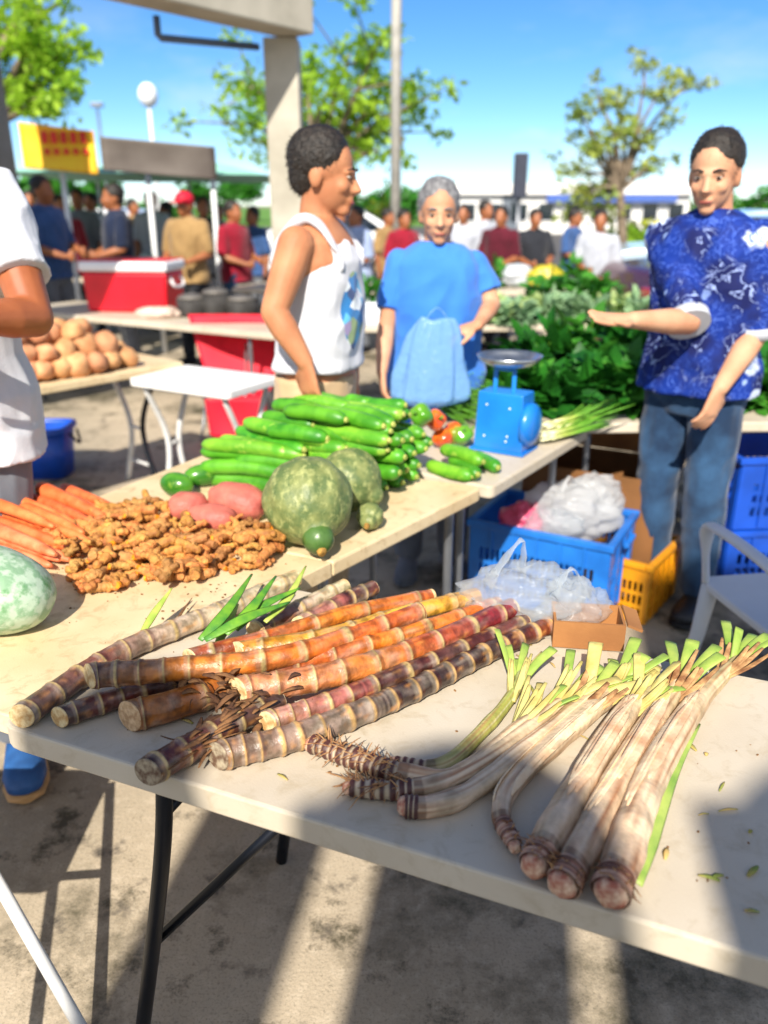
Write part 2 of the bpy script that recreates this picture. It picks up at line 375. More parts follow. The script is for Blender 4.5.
Q0 = at(128, 378, .72); Q1 = at(228, 392, .72); qd = (Q1 - Q0).normalized(); qn = Vector((-qd.y, qd.x, 0))
xtable('small bare white folding table beside the red camp chair', [Q0, Q1, Q1 + qn * .42, Q0 + qn * .42], M('bright_white', '#e8e8e6', rough=.4, var=.06), .72, white_metal, white_metal, ((0, 3), (1, 2)))
# ------------------------------------------------------------------ sugarcane
cane_m = M('cane_rind', attr=True, rough=.38, var=.5, scale=45, lo=.42, hi=.62, bump=.25, bscale=140, coat=.15)
pith_cream = M('cane_pith', '#e6cf9c', rough=.7, col2='#b98f57', scale=90, bump=.3, bscale=300)
pith_dark = M('cane_pith_aged', '#a89a80', rough=.8, col2='#5d4330', scale=90, bump=.3, bscale=300)
H = hexc
PAL = {'purple': [(0, H('#7a5a52')), (.35, H('#5e3a34')), (.7, H('#6b2f2a')), (1, H('#4d2420'))],
       'greypink': [(0, H('#6a4f44')), (.3, H('#7a4638')), (.5, H('#b39a84')), (.8, H('#d8c7a4')), (1, H('#cdbb8c'))],
       'orange': [(0, H('#5a2018')), (.08, H('#704830')), (.2, H('#a2622c')), (.4, H('#cc761f')), (.7, H('#d86c1c')), (1, H('#bc5620'))],
       'yellow': [(0, H('#cc8420')), (.3, H('#dc9c24')), (.7, H('#e8ae30')), (1, H('#d89a40'))],
       'red': [(0, H('#8a3a1c')), (.3, H('#c05c1e')), (.6, H('#dc7c20')), (1, H('#cc6426'))],
       'salmon': [(0, H('#c88660')), (.25, H('#cc7a48')), (.5, H('#d07a2c')), (.7, H('#b85222')), (.85, H('#7a1c22')), (1, H('#8e1626'))],
       'wine': [(0, H('#b88a78')), (.2, H('#b07060')), (.42, H('#a85a52')), (.5, H('#4a2420')), (.8, H('#5a2a24')), (1, H('#6a3028'))],
       'bandgrey': [(0, H('#80604c')), (.2, H('#8a7060')), (.40, H('#857264')), (.47, H('#2a1612')), (.75, H('#301812')), (.9, H('#5a2418')), (1, H('#8a4222'))],
       'dark': [(0, H('#4a2c24')), (.3, H('#6a261c')), (.6, H('#4a2a22')), (1, H('#3a241e'))],
       'stub': [(0, H('#a8682a')), (.5, H('#b8641e')), (1, H('#6a3a18'))]}
def cane(label, pts, r, pal, node=.075, pith=None, tip=None, seed=0, ringcol=None, taper=.88, wax=.38, tilt=.55):
    rg = random.Random(seed); P = [Vector(p) for p in pts]
    c = P[0]; ln = sum((b - a).length for a, b in zip(P, P[1:])); n = max(16, int(ln / .0040))
    Q = spline(P, n); root = thing('sugarcane', label, 'sugarcane', c, 'sugarcane sticks heaped on the near table')
    nodes = []; x = node * rg.uniform(.15, .6)
    while x < ln: nodes.append(x); x += node * rg.uniform(.85, 1.15)
    rc = H(ringcol or '#c4a872'); rad = []; cols = []
    for i in range(n):
        s = ln * i / (n - 1); t = i / (n - 1)
        dist = min((s - a for a in nodes), key=abs) if nodes else 9
        base = ramp(PAL[pal], t + rg.uniform(-.03, .03))
        seg = int(sum(1 for a in nodes if a < s)); k = (noise.noise(Vector((seg * 3.7 + seed, seed, 0))) * .35)
        base = tuple(max(.004, v * (1 + k)) for v in base)
        f = 1.0
        if abs(dist) < .0026: cc = rc; f = 1.11
        elif -.010 < dist <= -.0026: cc = lerp3(base, H('#c4b4a0'), wax * .8); f = 1.05
        elif .0026 <= dist < .008: cc = lerp3(base, H('#5a2a18'), .45); f = 1.06
        else: cc = lerp3(base, H('#bdb2a2'), wax * .3 * max(0, noise.noise(Vector((s * 22, seed, 5))) + .25))
        cols.append(cc); rad.append(r * f * (1 - (1 - taper) * t))
    sg = 24; sb = MB().tube(Q, rad, sg, cols, cap=False, noise_amp=.06, nsc=26)
    for i in range(len(sb.c)):
        ii, k = divmod(i, sg); s = ln * ii / (n - 1); a = 2 * PI * k / sg; nd = min(abs(s - x) for x in nodes) if nodes else 9
        if nd < .002: continue
        v1 = noise.noise(Vector((math.cos(a) * 1.6, math.sin(a) * 1.6, s * 26 + seed * 9))); v2 = noise.noise(Vector((math.cos(a) * 5, math.sin(a) * 5, s * 12 + seed))); v3 = noise.noise(Vector((math.cos(a) * 2.5, math.sin(a) * 2.5, s * 60 + seed * 4)))
        c = sb.c[i]
        if v1 > .12: c = lerp3(c, H('#b0a090'), min(1, (v1 - .12) * 2.2) * wax)
        if v2 > .15: c = lerp3(c, H('#2c1612'), min(.7, (v2 - .15) * 2.2) * wax * 1.3)
        if v3 > .2: c = lerp3(c, H('#e09a50'), min(.6, (v3 - .2) * 1.5) * (1.1 - wax))
        sb.c[i] = c
    d0 = (Q[0] - Q[1]).normalized(); d1 = (Q[-1] - Q[-2]).normalized()
    vw = (Vector((.1, -.4, CAMZ - .4)) - Q[0]).normalized(); cn_ = (d0 + vw * tilt).normalized()   # the knife went through at a slant
    def slant(v, q, s): return v - d0 * ((v - q).dot(cn_) / d0.dot(cn_)) * max(0, 1 - s / .035)
    for i in range(len(sb.v)):
        ii = i // sg; s = ln * ii / (n - 1)
        if s < .035: sb.v[i] = slant(sb.v[i] - (Q[ii] - Q[0]), Q[0], s) + (Q[ii] - Q[0])
    sb.build('stem', cane_m, root)
    d0 = (Q[0] - Q[1]).normalized(); d1 = (Q[-1] - Q[-2]).normalized()
    for q, dv, rr in ((Q[0], d0, rad[0]), (Q[-1], d1, rad[-1])):
        e = MB().tube([q - dv * .004, q + dv * .0012, q + dv * .0022], [rr * .985, rr * .985, rr * .94], sg, smooth=False)
        if q is Q[0]: e.v = [slant(v, q + dv * (v - q).dot(dv) * 0, 0) + dv * (.0022 if j >= 2 * sg else .0012 if j >= sg else -.004) for j, v in enumerate(e.v)]
        e.build('cut_end', pith or pith_cream, root)
    return root
def T(px, py, z=.0): return at(px, py, TZ + z)
cane('longest grey brown cane along the left edge, pale cut end at the table corner', [T(22, 716, .024), T(115, 655, .024), T(210, 615, .024), T(296, 578, .024)], .0215, 'greypink', seed=1, node=.055)
cane('short dark mottled cane with a white cut end, left of the orange stub', [T(60, 717, .02), T(128, 695, .02), T(205, 672, .02), T(290, 640, .02)], .0185, 'dark', seed=2, node=.05)
cane('thick orange stub of cane with a broad oval cream cut end', [T(130, 716, .026), T(190, 700, .026), T(300, 660, .024), T(400, 628, .022)], .0265, 'stub', seed=3, node=.16, pith=M('cane_pith_fresh', '#dcb98c', rough=.75, col2='#b0855a', scale=120, bump=.3, bscale=300))
cane('cane with a dark red left end turning orange, on top of the heap', [T(90, 676, .07), T(175, 669, .07), T(290, 655, .066), T(420, 612, .06)], .0215, 'orange', seed=4, node=.062)
cane('orange red cane at the back of the heap, half under the green cane leaves', [T(190, 658, .055), T(275, 636, .062), T(350, 613, .06), T(432, 596, .05)], .0175, 'red', seed=5, node=.10)
cane('bright yellow orange cane in the middle of the heap', [T(238, 652, .06), T(330, 637, .066), T(400, 616, .062), T(476, 596, .05)], .0195, 'yellow', seed=6, node=.085)
cane('deep orange cane just in front of the yellow one', [T(250, 672, .045), T(340, 652, .05), T(420, 630, .05), T(498, 604, .045)], .018, 'red', seed=14, node=.07)
cane('salmon cane with a round cream cut end that ends dark crimson at right', [T(238, 691, .05), T(330, 675, .052), T(420, 648, .05), T(512, 608, .045)], .0235, 'salmon', seed=7, node=.072)
cane('thin pinkish cane turning dark halfway, behind the front banded cane', [T(268, 722, .03), T(330, 702, .034), T(425, 664, .034), T(525, 622, .03)], .0185, 'wine', seed=8, node=.055)
cane('front cane banded grey and rust, turning nearly black towards its right end', [T(218, 756, .024), T(300, 735, .024), T(400, 696, .024), T(480, 656, .024), T(552, 624, .024)], .0225, 'bandgrey', seed=9, node=.042, pith=pith_dark, ringcol='#c9a066', taper=.8)
cane('pale cream cane peeking out at the back of the heap behind the leaves', [T(255, 630, .02), T(300, 608, .02), T(345, 586, .02)], .019, 'greypink', seed=10, node=.09)
cane('short rusty cane end at the very back beside the table seam', [T(300, 625, .02), T(345, 600, .02), T(374, 588, .02)], .019, 'wine', seed=11, node=.05)
# rough husky stump with fibres
st = cane('dark red cane stump wrapped in shaggy brown husk at the front table edge', [T(148, 772, .024), T(190, 748, .026), T(235, 722, .028), T(280, 700, .03)], .0225, 'dark', seed=12, node=.05, pith=pith_dark)
husk_m = M('dry_husk', '#8a6038', rough=.85, col2='#4a2c18', scale=30, bump=.4, bscale=120)
rg = random.Random(5)
def blade(mb, pts, w, th=.0012, n=10, seg=6, col=None, up=(0, 0, 1), w0=.5, w1=.05):
    Q = spline(pts, n)
    ws = [(w * ((w0 + (1 - w0) * min(1, i / (n * .3))) if i < n * .45 else (1 + (w1 - 1) * ((i - n * .45) / (n * .55)) ** 1.2)), th) for i in range(n)]
    return mb.tube(Q, 1, seg, col, squash=[(a, b) for a, b in ws], up=up)
mb = MB()
for i in range(46):
    t = rg.uniform(.15, .95); q = T(148, 772, .024).lerp(T(280, 700, .03), t)
    a = rg.uniform(0, 2 * PI); dv = (T(280, 700) - T(148, 772)).normalized()
    nrm = (Vector((0, 0, 1)) * math.sin(a) + dv.cross(Vector((0, 0, 1))) * math.cos(a))
    if nrm.z < -.3: nrm.z *= -1
    p0 = q + nrm * .021; L_ = rg.uniform(.02, .075); s_ = rg.choice((-1, 1, 1))
    pts = [p0, p0 + dv * s_ * L_ * .4 + nrm * .006, p0 + dv * s_ * L_ * .8 + nrm * rg.uniform(.004, .022) + Vector((0, 0, -.004))]
    for p in pts: p.z = max(p.z, TZ + .004)
    blade(mb, pts, rg.uniform(.002, .008), .0008, 6, 5)
mb.build('husk', husk_m, st)
mb = MB(); c0 = T(240, 700, .03)
for i in range(60):
    p = c0 + Vector((rg.gauss(0, .05), rg.gauss(0, .02), rg.uniform(0, .035)))
    dv = Vector((rg.gauss(0, 1), rg.gauss(0, .6), rg.gauss(0, .5))).normalized() * rg.uniform(.02, .05)
    pts = [p, p + dv * .5 + Vector((0, 0, .006)), p + dv]
    for q in pts: q.z = max(q.z, TZ + .004)
    blade(mb, pts, rg.uniform(.002, .01), .0008, 6, 5)
tag(mb.build('dry_husk', husk_m), 'tangle of torn brown cane husk between the stump and the salmon cane', 'cane husk')
# green blades at the back cane
leaf_m = M('cane_leaf', '#6fa02a', rough=.45, col2='#3f7a2a', scale=30, bump=.1, bscale=200)
pale_leaf = M('pale_leaf', '#b5bf5a', rough=.5, col2='#86a03a', scale=25, bump=.1, bscale=200)
lv = thing('cane_leaves', 'spray of cut green cane leaf blades lying over the back canes', 'leaves', T(210, 640))
for pts, w, m in (([T(200, 640, .06), T(226, 612, .085), T(252, 574, .10)], .011, leaf_m), ([T(226, 634, .065), T(250, 610, .085), T(276, 576, .105)], .011, leaf_m),
                  ([T(205, 640, .06), T(245, 618, .08), T(290, 602, .075)], .011, leaf_m), ([T(265, 622, .055), T(288, 598, .075), T(306, 566, .095)], .009, pale_leaf),
                  ([T(138, 640, .02), T(155, 612, .05), T(172, 588, .075)], .008, pale_leaf), ([T(170, 632, .01), T(182, 612, .015), T(192, 598, .02)], .003, husk_m),
                  ([T(236, 630, .06), T(262, 606, .08), T(300, 588, .085)], .010, leaf_m), ([T(215, 650, .03), T(228, 622, .06), T(238, 604, .07)], .010, pale_leaf)):
    mb = MB(); blade(mb, pts, w, .0012, 14, 8, up=(.2, -.5, 1)); mb.build('leaf_blade', m, lv)
# ------------------------------------------------------------------ taro stalks
taro_m = M('taro_stalk_skin', attr=True, rough=.5, var=.4, scale=26, lo=.45, hi=.7, bump=.35, bscale=70)
red_root = M('cut_root', '#a8604a', rough=.8, col2='#e2c4a4', scale=70, bump=.4, bscale=300)
green_stub = M('taro_petiole', '#a9b858', rough=.45, col2='#74963a', scale=22, lo=.3, hi=.7, bump=.1, bscale=120)
yel_stub = M('taro_sheath', '#cfc47c', rough=.5, col2='#b09a50', scale=22, lo=.3, hi=.7, bump=.15, bscale=120)
sheath_a = M('pale_sheath', '#ecd6b2', rough=.6, col2='#d0a880', scale=30, lo=.35, hi=.7, bump=.2, bscale=150); sheath_b = M('pink_sheath', '#e2c29e', rough=.6, col2='#c09470', scale=30, lo=.35, hi=.7, bump=.2, bscale=150)
dry_m = M('dry_sheath', '#c49a66', rough=.75, col2='#7d5230', scale=40, bump=.3, bscale=120)
def stalk(label, pts, rads, root_len, seed, leaf=True, cols=('#d4a888', '#ecccaa', '#ecd0ac', '#dcc098', '#cfc080'), bands=True, leafdirs=None, roots=0, dark=False):
    rg = random.Random(seed); P = [Vector(p) for p in pts]; ln = sum((b - a).length for a, b in zip(P, P[1:])); n = int(ln / .0045)
    Q = spline(P, n); root = thing('taro_stalk', label, 'taro stalk', P[0], 'cut taro stalks fanned on the near table')
    rad = []; cc = []; st = [(i / (len(cols) - 1), H(c)) for i, c in enumerate(cols)]
    rr = [(i / (len(rads) - 1), (x,)) for i, x in enumerate(rads)]
    per = rg.uniform(.014, .02)
    for i in range(n):
        s = ln * i / (n - 1); t = i / (n - 1); r = ramp(rr, t)[0]; c = ramp(st, t)
        k = .82 + .25 * noise.noise(Vector((s * 20, seed * 3.1, 0)))
        c = tuple(v * k for v in c)
        if s < root_len and bands:
            u = (s / per) % 1
            if dark: c = H('#55302a') if u < .62 else H('#cdb79a')
            else: c = lerp3(H('#8a5a48'), H('#c9a48c'), .5 + .5 * math.sin(u * 2 * PI)) if u > .16 else H('#54301f')
            r *= 1 + .10 * math.sin(u * 2 * PI)
        elif s < root_len + .02 and bands: c = lerp3(H('#5a3a26'), c, .35)
        rad.append(r); cc.append(c)
    # lengthwise ribs: sheaths wrapped on each other
    mb = MB(); seg = 28; mb.tube(Q, rad, seg, cc, cap=False, noise_amp=.14, nsc=24)
    for i in range(len(mb.v)):
        k = i % seg; ii = i // seg; s = ln * ii / (n - 1)
        if s > root_len:
            f = 1 + .07 * math.sin(k / seg * 2 * PI * 3 + seed + s * 5) + .03 * math.sin(k / seg * 2 * PI * 7 + s * 9) ; q = Q[ii]; mb.v[i] = q + (mb.v[i] - q) * f
            q_ = noise.noise(Vector((math.cos(k / seg * 2 * PI) * 3.2, math.sin(k / seg * 2 * PI) * 3.2, s * 7 + seed * 5))); q2 = noise.noise(Vector((k * 2.3, seed, s * 30)))
            mb.c[i] = lerp3(mb.c[i], H('#a0704c'), max(0, q_ - .08) * 2.0) if q_ > 0 else lerp3(mb.c[i], H('#e6d2b4'), -q_ * .7)
            mb.c[i] = tuple(v * (1 + .18 * q2) for v in mb.c[i])
        mb.v[i].z = max(mb.v[i].z, TZ + .002)
    mb.build('stalk', taro_m, root)
    d0 = (Q[0] - Q[1]).normalized(); MB().tube([Q[0] - d0 * .003, Q[0] + d0 * .007, Q[0] + d0 * .011], [rad[0] * .99, rad[0] * .78, rad[0] * .42], seg, noise_amp=.15, nsc=120).build('cut_end', red_root, root)
    d1 = (Q[-1] - Q[-6]).normalized(); re = rad[-1]
    side = d1.cross(Vector((0, 0, 1))).normalized()
    if leaf:
        for j in range(leaf):
            a = (j - (leaf - 1) / 2) / max(1, leaf - 1) if leaf > 1 else 0
            L_ = rg.uniform(.06, .115); o = Q[-1] - d1 * .035 + side * a * re * 1.2 + Vector((0, 0, re * .3 * rg.uniform(-1, 1)))
            dv = (d1 + side * a * 1.1 + Vector((0, 0, rg.uniform(.1, .75)))).normalized()
            if o.z < TZ + .012: o.z = TZ + .012
            e = o + dv * L_
            m = rg.choice((green_stub, green_stub, yel_stub))
            w = re * rg.uniform(.6, .95)
            q = MB(); q.tube(spline([o, o + dv * L_ * .5 + Vector((0, 0, .006)), e], 10), 1, 10, squash=[(w * (.8 + .25 * i / 9), w * (.42 - .22 * i / 9)) for i in range(10)], up=(rg.uniform(-.5, .5), rg.uniform(-.5, .5), 1))
            q.build('leaf_stub', m, root)
        q = MB()
        for j in range(6):
            a = rg.uniform(-1, 1); o = Q[-1] - d1 * .09 + side * a * re * .8 + Vector((0, 0, re * .75 * (1 - abs(a))))
            dv = (d1 + side * a * .5 + Vector((0, 0, .25))).normalized(); blade(q, [o, o + dv * .05, o + dv * rg.uniform(.07, .11) + Vector((0, 0, .008))], re * .5, .001, 8, 6, w0=.9, w1=.3)
        q.build('torn_sheath', rg.choice((yel_stub, dry_m, yel_stub)), root)
    if rads[2] > .015 and not dark:   # loose outer sheaths lying along the stem
        for j in range(4):
            a = rg.uniform(.15, .85) * PI; s0_ = rg.uniform(.22, .45); s1_ = rg.uniform(.7, .96); q = MB(); pp = []
            for m_ in range(9):
                t = s0_ + (s1_ - s0_) * m_ / 8; ii = int(t * (n - 1)); tg = (Q[min(ii + 1, n - 1)] - Q[max(ii - 1, 0)]).normalized(); sd = tg.cross(Vector((0, 0, 1))).normalized(); rr2 = rad[ii] * (1.06 + (.22 if m_ == 8 else .0)); aa = a + .25 * (m_ / 8 - .5)
                pp.append(Q[ii] + (sd * math.cos(aa) + Vector((0, 0, 1)) * math.sin(aa)) * rr2)
            w = rads[2] * rg.uniform(.35, .6); nrm0 = (pp[4] - Q[int((s0_ + s1_) / 2 * (n - 1))]).normalized()
            q.tube(spline(pp, 22), 1, 8, squash=[(w * min(1, .15 + i_ / 5) * (1 if i_ < 15 else max(.12, 1 - (i_ - 15) / 7)), .0012) for i_ in range(22)], up=nrm0)
            q.build('outer_sheath', rg.choice((sheath_a, sheath_b, sheath_a)), root)
        if seed == 1:
            q = MB(); sd = (Q[n // 2] - Q[n // 2 - 4]).normalized().cross(Vector((0, 0, 1))).normalized(); pp = [Q[int(t * (n - 1))] + sd * rad[int(t * (n - 1))] * 1.15 + Vector((0, 0, -.004)) for t in (.1, .25, .4, .55, .68)]; blade(q, pp, .010, .001, 18, 8, up=(sd.x * .4, sd.y * .4, 1)); q.build('green_flap', green_stub, root)
        q = MB()
        for j in range(26):
            i = rg.randrange(0, int(n * root_len / ln) + 1); a = rg.uniform(0, PI); o = Q[i] + (side * math.cos(a) + Vector((0, 0, 1)) * abs(math.sin(a))) * rad[i] * .97; dv = (side * math.cos(a) + Vector((rg.gauss(0, .5), rg.gauss(0, .5), .2 + math.sin(a) * .5))).normalized() * rg.uniform(.005, .014) + d0 * .006
            p2 = [o, o + dv * .5, o + dv]
            for p in p2: p.z = max(p.z, TZ + .003)
            q.tube(p2, [.0012, .001, .0004], 4)
        q.build('root_fibres', M('root_fibre', '#b58a5a', rough=.8, col2='#7a4c2c', scale=60), root)
    if roots:
        q = MB()
        for j in range(roots):
            i = rg.randrange(0, max(2, int(n * root_len / ln))); a = rg.uniform(0, 2 * PI); o = Q[i] + (side * math.cos(a) + Vector((0, 0, 1)) * abs(math.sin(a))) * rad[i] * .9
            dv = Vector((rg.gauss(0, 1), rg.gauss(0, 1), rg.gauss(.1, .5))).normalized() * rg.uniform(.012, .035) + d0 * .012
            p2 = [o, o + dv * .5, o + dv + Vector((0, 0, -.004))]
            for p in p2: p.z = max(p.z, TZ + .003)
            q.tube(spline(p2, 5), [.0014, .0012, .001, .0008, .0004], 5)
        q.build('root_fibres', M('root_fibre', '#b58a5a', rough=.8, col2='#7a4c2c', scale=60), root)
    return root
stalk('rightmost thick taro stalk, the closest to the right edge', [T(611, 893, .032), T(628, 838, .034), T(655, 770, .03), T(700, 700, .026), T(742, 655, .03)], [.023, .025, .024, .020, .015, .011], .05, 1, leaf=5)
stalk('thick taro stalk second from the right, its cut root over the front edge', [T(562, 884, .028), T(588, 838, .03), T(625, 772, .028), T(662, 712, .026), T(690, 675, .034)], [.021, .021, .022, .020, .017, .013], .05, 2, leaf=4)
stalk('thick cream taro stalk third from the right with a reddish root', [T(534, 866, .027), T(555, 828, .028), T(592, 768, .028), T(630, 712, .026), T(652, 690, .03)], [.019, .021, .023, .021, .017, .013], .055, 3, leaf=4)
stalk('slender taro stalk with a curled brown root tip pointing at the front edge', [T(514, 845, .014), T(502, 815, .015), T(512, 785, .017), T(560, 738, .019), T(610, 695, .022), T(628, 678, .024)], [.010, .014, .016, .018, .019, .016], .075, 4, leaf=4)
stalk('thin taro stalk with a round pinkish cut root, lying in front of its neighbours', [T(405, 806, .016), T(432, 806, .016), T(470, 792, .016), T(530, 748, .017), T(584, 706, .02), T(604, 690, .026)], [.016, .0165, .015, .016, .017, .015], .05, 5, leaf=4, dark=True)
stalk('thin taro stalk with a dark striped stem base and hairy pale tip', [T(350, 788, .014), T(400, 790, .015), T(440, 784, .016), T(500, 750, .017), T(560, 705, .02), T(580, 688, .026)], [.012, .0155, .0155, .014, .014, .013], .13, 6, leaf=3, dark=True, roots=60)
stalk('thin taro stalk with the shaggiest root beard, pointing at the banded cane', [T(312, 744, .018), T(355, 758, .018), T(400, 774, .016), T(455, 776, .016), T(520, 728, .018), T(552, 704, .022)], [.015, .017, .016, .0145, .014, .013], .19, 7, leaf=3, dark=True, roots=170)
stalk('smallest greenish taro stalk at the back with a bunch of thin green stems', [T(395, 762, .014), T(440, 766, .014), T(478, 735, .015), T(512, 695, .018), T(520, 672, .024)], [.009, .012, .012, .011, .010], .06, 8, leaf=7, cols=('#c0a878', '#b5ad62', '#a0a848', '#8a9f3a'), dark=True)
# ------------------------------------------------------------------ green melon at the left edge
def wax(name, c1, c2, c3, sc1, sc2, rough=.5, lo=.45, hi=.58, stripes=0, t3=(.56, .62), bump=.25):
    m = M(name, c1, rough=rough, col2=c2, scale=sc1, lo=lo, hi=hi, bump=bump, bscale=45, rand=.12 if 'cucumber' in name else 0)
    nt = m.node_tree; N = nt.nodes; L = nt.links; b = N['Principled BSDF']; src = b.inputs['Base Color'].links[0].from_socket
    tc = [n for n in N if n.type == 'TEX_COORD'][0]
    n = N.new('ShaderNodeTexNoise'); n.inputs['Scale'].default_value = sc2; n.inputs['Detail'].default_value = 6; n.inputs['Roughness'].default_value = .65
    if stripes:
        mp = N.new('ShaderNodeMapping'); mp.inputs['Scale'].default_value = (1, 1, stripes) if stripes >= 1 else (1, stripes, stripes); L.new(tc.outputs['Object'], mp.inputs[0]); L.new(mp.outputs[0], n.inputs['Vector'])
    else: L.new(tc.outputs['Object'], n.inputs['Vector'])
    r = N.new('ShaderNodeMapRange'); r.inputs[1].default_value = t3[0]; r.inputs[2].default_value = t3[1]; L.new(n.outputs[0], r.inputs[0])
    x = N.new('ShaderNodeMix'); x.data_type = 'RGBA'; L.new(r.outputs[0], x.inputs[0]); L.new(src, x.inputs[6]); x.inputs[7].default_value = _c(hexc(c3)); L.new(x.outputs[2], b.inputs['Base Color'])
    return m
mel = wax('waxy_melon_rind', '#b2c6ac', '#86a884', '#4a8446', 45, 17, rough=.55, t3=(.55, .68))
c = T(0, 588, .085); q = MB().ball((0, 0, 0), (.155, .105, .085), 40, 26, fn=lambda d: 1 + .02 * noise.noise(d * 2.5) - .10 * max(0, d.x) ** 3)
ob = q.build('winter_melon', mel); ob.location = c + Vector((-.03, 0, 0)); ob.rotation_euler = (R(-4), R(12), R(-10)); tag(ob, 'big pale waxy green melon cut off by the left edge of the photo', 'melon')
# ------------------------------------------------------------------ carrots
car_m = M('carrot_skin', '#e67e44', rough=.5, col2='#d6642e', scale=30, bump=.2, bscale=140, lo=.4, hi=.65, rand=.12)
car_m2 = M('carrot_skin_pale', '#e58a5c', rough=.5, col2='#d8663a', scale=30, bump=.2, bscale=140, lo=.4, hi=.65)
def carrot(p, q, r, m, label):
    p, q = Vector(p), Vector(q); n = 22
    Q = spline([p, p.lerp(q, .5) + Vector((0, 0, .003)), q], n)
    rad = [r * (.55 + .45 * min(1, (i / 2) ** .5)) * (1 - .42 * i / n) if i < n - 4 else r * .58 * (1 - ((i - n + 5) / 5.2) ** 2) for i in range(n)]
    rad = [x * (1 + .02 * math.sin(i * 2.3)) for i, x in enumerate(rad)]
    o = MB().tube([v - p for v in Q], rad, 14, noise_amp=.05, nsc=40).build('carrot', m); o.location = p
    tag(o, label, 'carrot', 'carrots heaped at the left edge')
carrot(T(38, 487, .06), T(110, 520, .03), .023, car_m, 'topmost carrot, thick end up at the back of the carrot heap')
carrot(T(8, 498, .05), T(80, 526, .035), .021, car_m, 'carrot lying next to the topmost one, pointing to the turmeric')
carrot(T(-8, 508, .04), T(72, 538, .03), .021, car_m, 'smooth bright carrot in the middle of the heap')
carrot(T(-12, 520, .035), T(75, 550, .025), .021, car_m, 'carrot with its tip nearly touching the turmeric pile')
carrot(T(-14, 534, .03), T(60, 560, .02), .02, car_m2, 'paler scraped carrot low in the heap above the green melon')
carrot(T(-14, 546, .022), T(52, 566, .016), .018, car_m2, 'lowest pale carrot, just above the green melon')
carrot(T(62, 487, .03), T(122, 512, .018), .017, car_m, 'thin carrot furthest right at the back of the heap')
carrot(T(30, 497, .03), T(92, 522, .04), .018, car_m, 'carrot wedged under the topmost one')
carrot(T(60, 512, .03), T(104, 530, .02), .019, car_m, 'short carrot at the front right of the heap')
carrot(T(40, 530, .024), T(92, 548, .018), .019, car_m2, 'short pale carrot end half buried beside the turmeric')
for cx_, cy_, dx_, dy_, cz_, l_ in ((-6, 503, 60, 24, .075, 'carrot on top of the left half of the heap'), (22, 507, 62, 26, .065, 'carrot crossing the middle of the heap'), (-10, 527, 66, 28, .055, 'carrot resting on the pale ones, left edge of the photo'),
        (34, 520, 60, 24, .05, 'carrot with its tip between the turmeric fingers'), (70, 500, 48, 20, .04, 'small carrot beside the thin one at the back'), (12, 540, 58, 20, .035, 'pale carrot between the lowest two', )):
    carrot(T(cx_, cy_, cz_), T(cx_ + dx_, cy_ + dy_, cz_ - .015), rg.uniform(.016, .021), car_m if 'pale' not in l_ else car_m2, l_)
carrot(T(-20, 490, .03), T(40, 505, .02), .02, car_m, 'hindmost carrot at the left edge of the photo')
# ------------------------------------------------------------------ turmeric pile
tur_m = M('turmeric_skin', '#d29448', rough=.68, col2='#985a28', scale=55, lo=.35, hi=.7, bump=.5, bscale=160, rand=.22)
tur_m2 = M('ginger_skin', '#bf8a4c', rough=.7, col2='#8f5c28', scale=40, lo=.35, hi=.7, bump=.5, bscale=140, rand=.2)
tur_cut = M('turmeric_flesh', '#e89a1e', rough=.6, col2='#d87a10', scale=80)
rg = random.Random(11); TUR = []
def ridged(mb, pts, r, seg=10):
    n = 16; Q = spline(pts, n); mb.tube(Q, [r * (1 + .10 * math.sin(i * 1.9)) * (.7 + .3 * math.sin(PI * min(1, i / n * 1.1 + .15)) if i < n - 3 else [.95, .75, .4][i - n + 3]) for i in range(n)], seg, noise_amp=.12, nsc=60)
for k in range(9):
    mb = MB(); L_ = rg.uniform(.05, .085); r = rg.uniform(.009, .0135); b = rg.uniform(-.012, .012)
    ridged(mb, [(-L_ / 2, 0, 0), (0, b, .003), (L_ / 2, -b, 0)], r)
    for j in range(rg.choice((1, 2, 2, 3, 4))):
        x = rg.uniform(-.35, .35) * L_; a = rg.choice((-1, 1)) * rg.uniform(.6, 1.4); l2 = rg.uniform(.018, .04)
        e = Vector((x + l2 * math.cos(a) * .6, l2 * math.sin(a), rg.uniform(-.004, .012)))
        ridged(mb, [(x, 0, 0), Vector((x, 0, 0)).lerp(e, .6) + Vector((.003, 0, .003)), e], r * rg.uniform(.6, .85), 8)
    o = mb.build('turmeric_root', tur_m if k % 3 else tur_m2); TUR.append(o)
    tag(o, 'knobbly orange turmeric finger in the loose pile between the carrots and the sweet potatoes', 'turmeric', 'turmeric roots in the pile')
    if k in (1, 4, 6):
        MB().tube([(L_ / 2 - .006, -b, 0), (L_ / 2 + .001, -b, 0)], [r * .75, r * .7], 10, smooth=False).build('cut_end', tur_cut, o)
for o in TUR: own(o)
def in_pile(px, py):   # outline of the pile on the table, as a fan from lower left to the right
    poly = [(34, 548), (90, 525), (135, 503), (160, 506), (185, 524), (222, 534), (255, 534), (286, 548), (272, 568), (215, 578), (176, 590), (140, 586), (95, 596), (70, 592), (78, 570)]
    c = False; j = len(poly) - 1
    for i in range(len(poly)):
        (x1, y1), (x2, y2) = poly[i], poly[j]
        if (y1 > py) != (y2 > py) and px < (x2 - x1) * (py - y1) / (y2 - y1) + x1: c = not c
        j = i
    return c
PILE = []; tries = 0
while len(PILE) < 235 and tries < 20000:
    tries += 1; px, py = rg.uniform(30, 290), rg.uniform(498, 600)
    if not in_pile(px, py): continue
    p = at(px, py, TZ); near = sum(1 for q, _ in PILE if (q - p).length < .03)
    if near > 4: continue
    PILE.append((p, near))
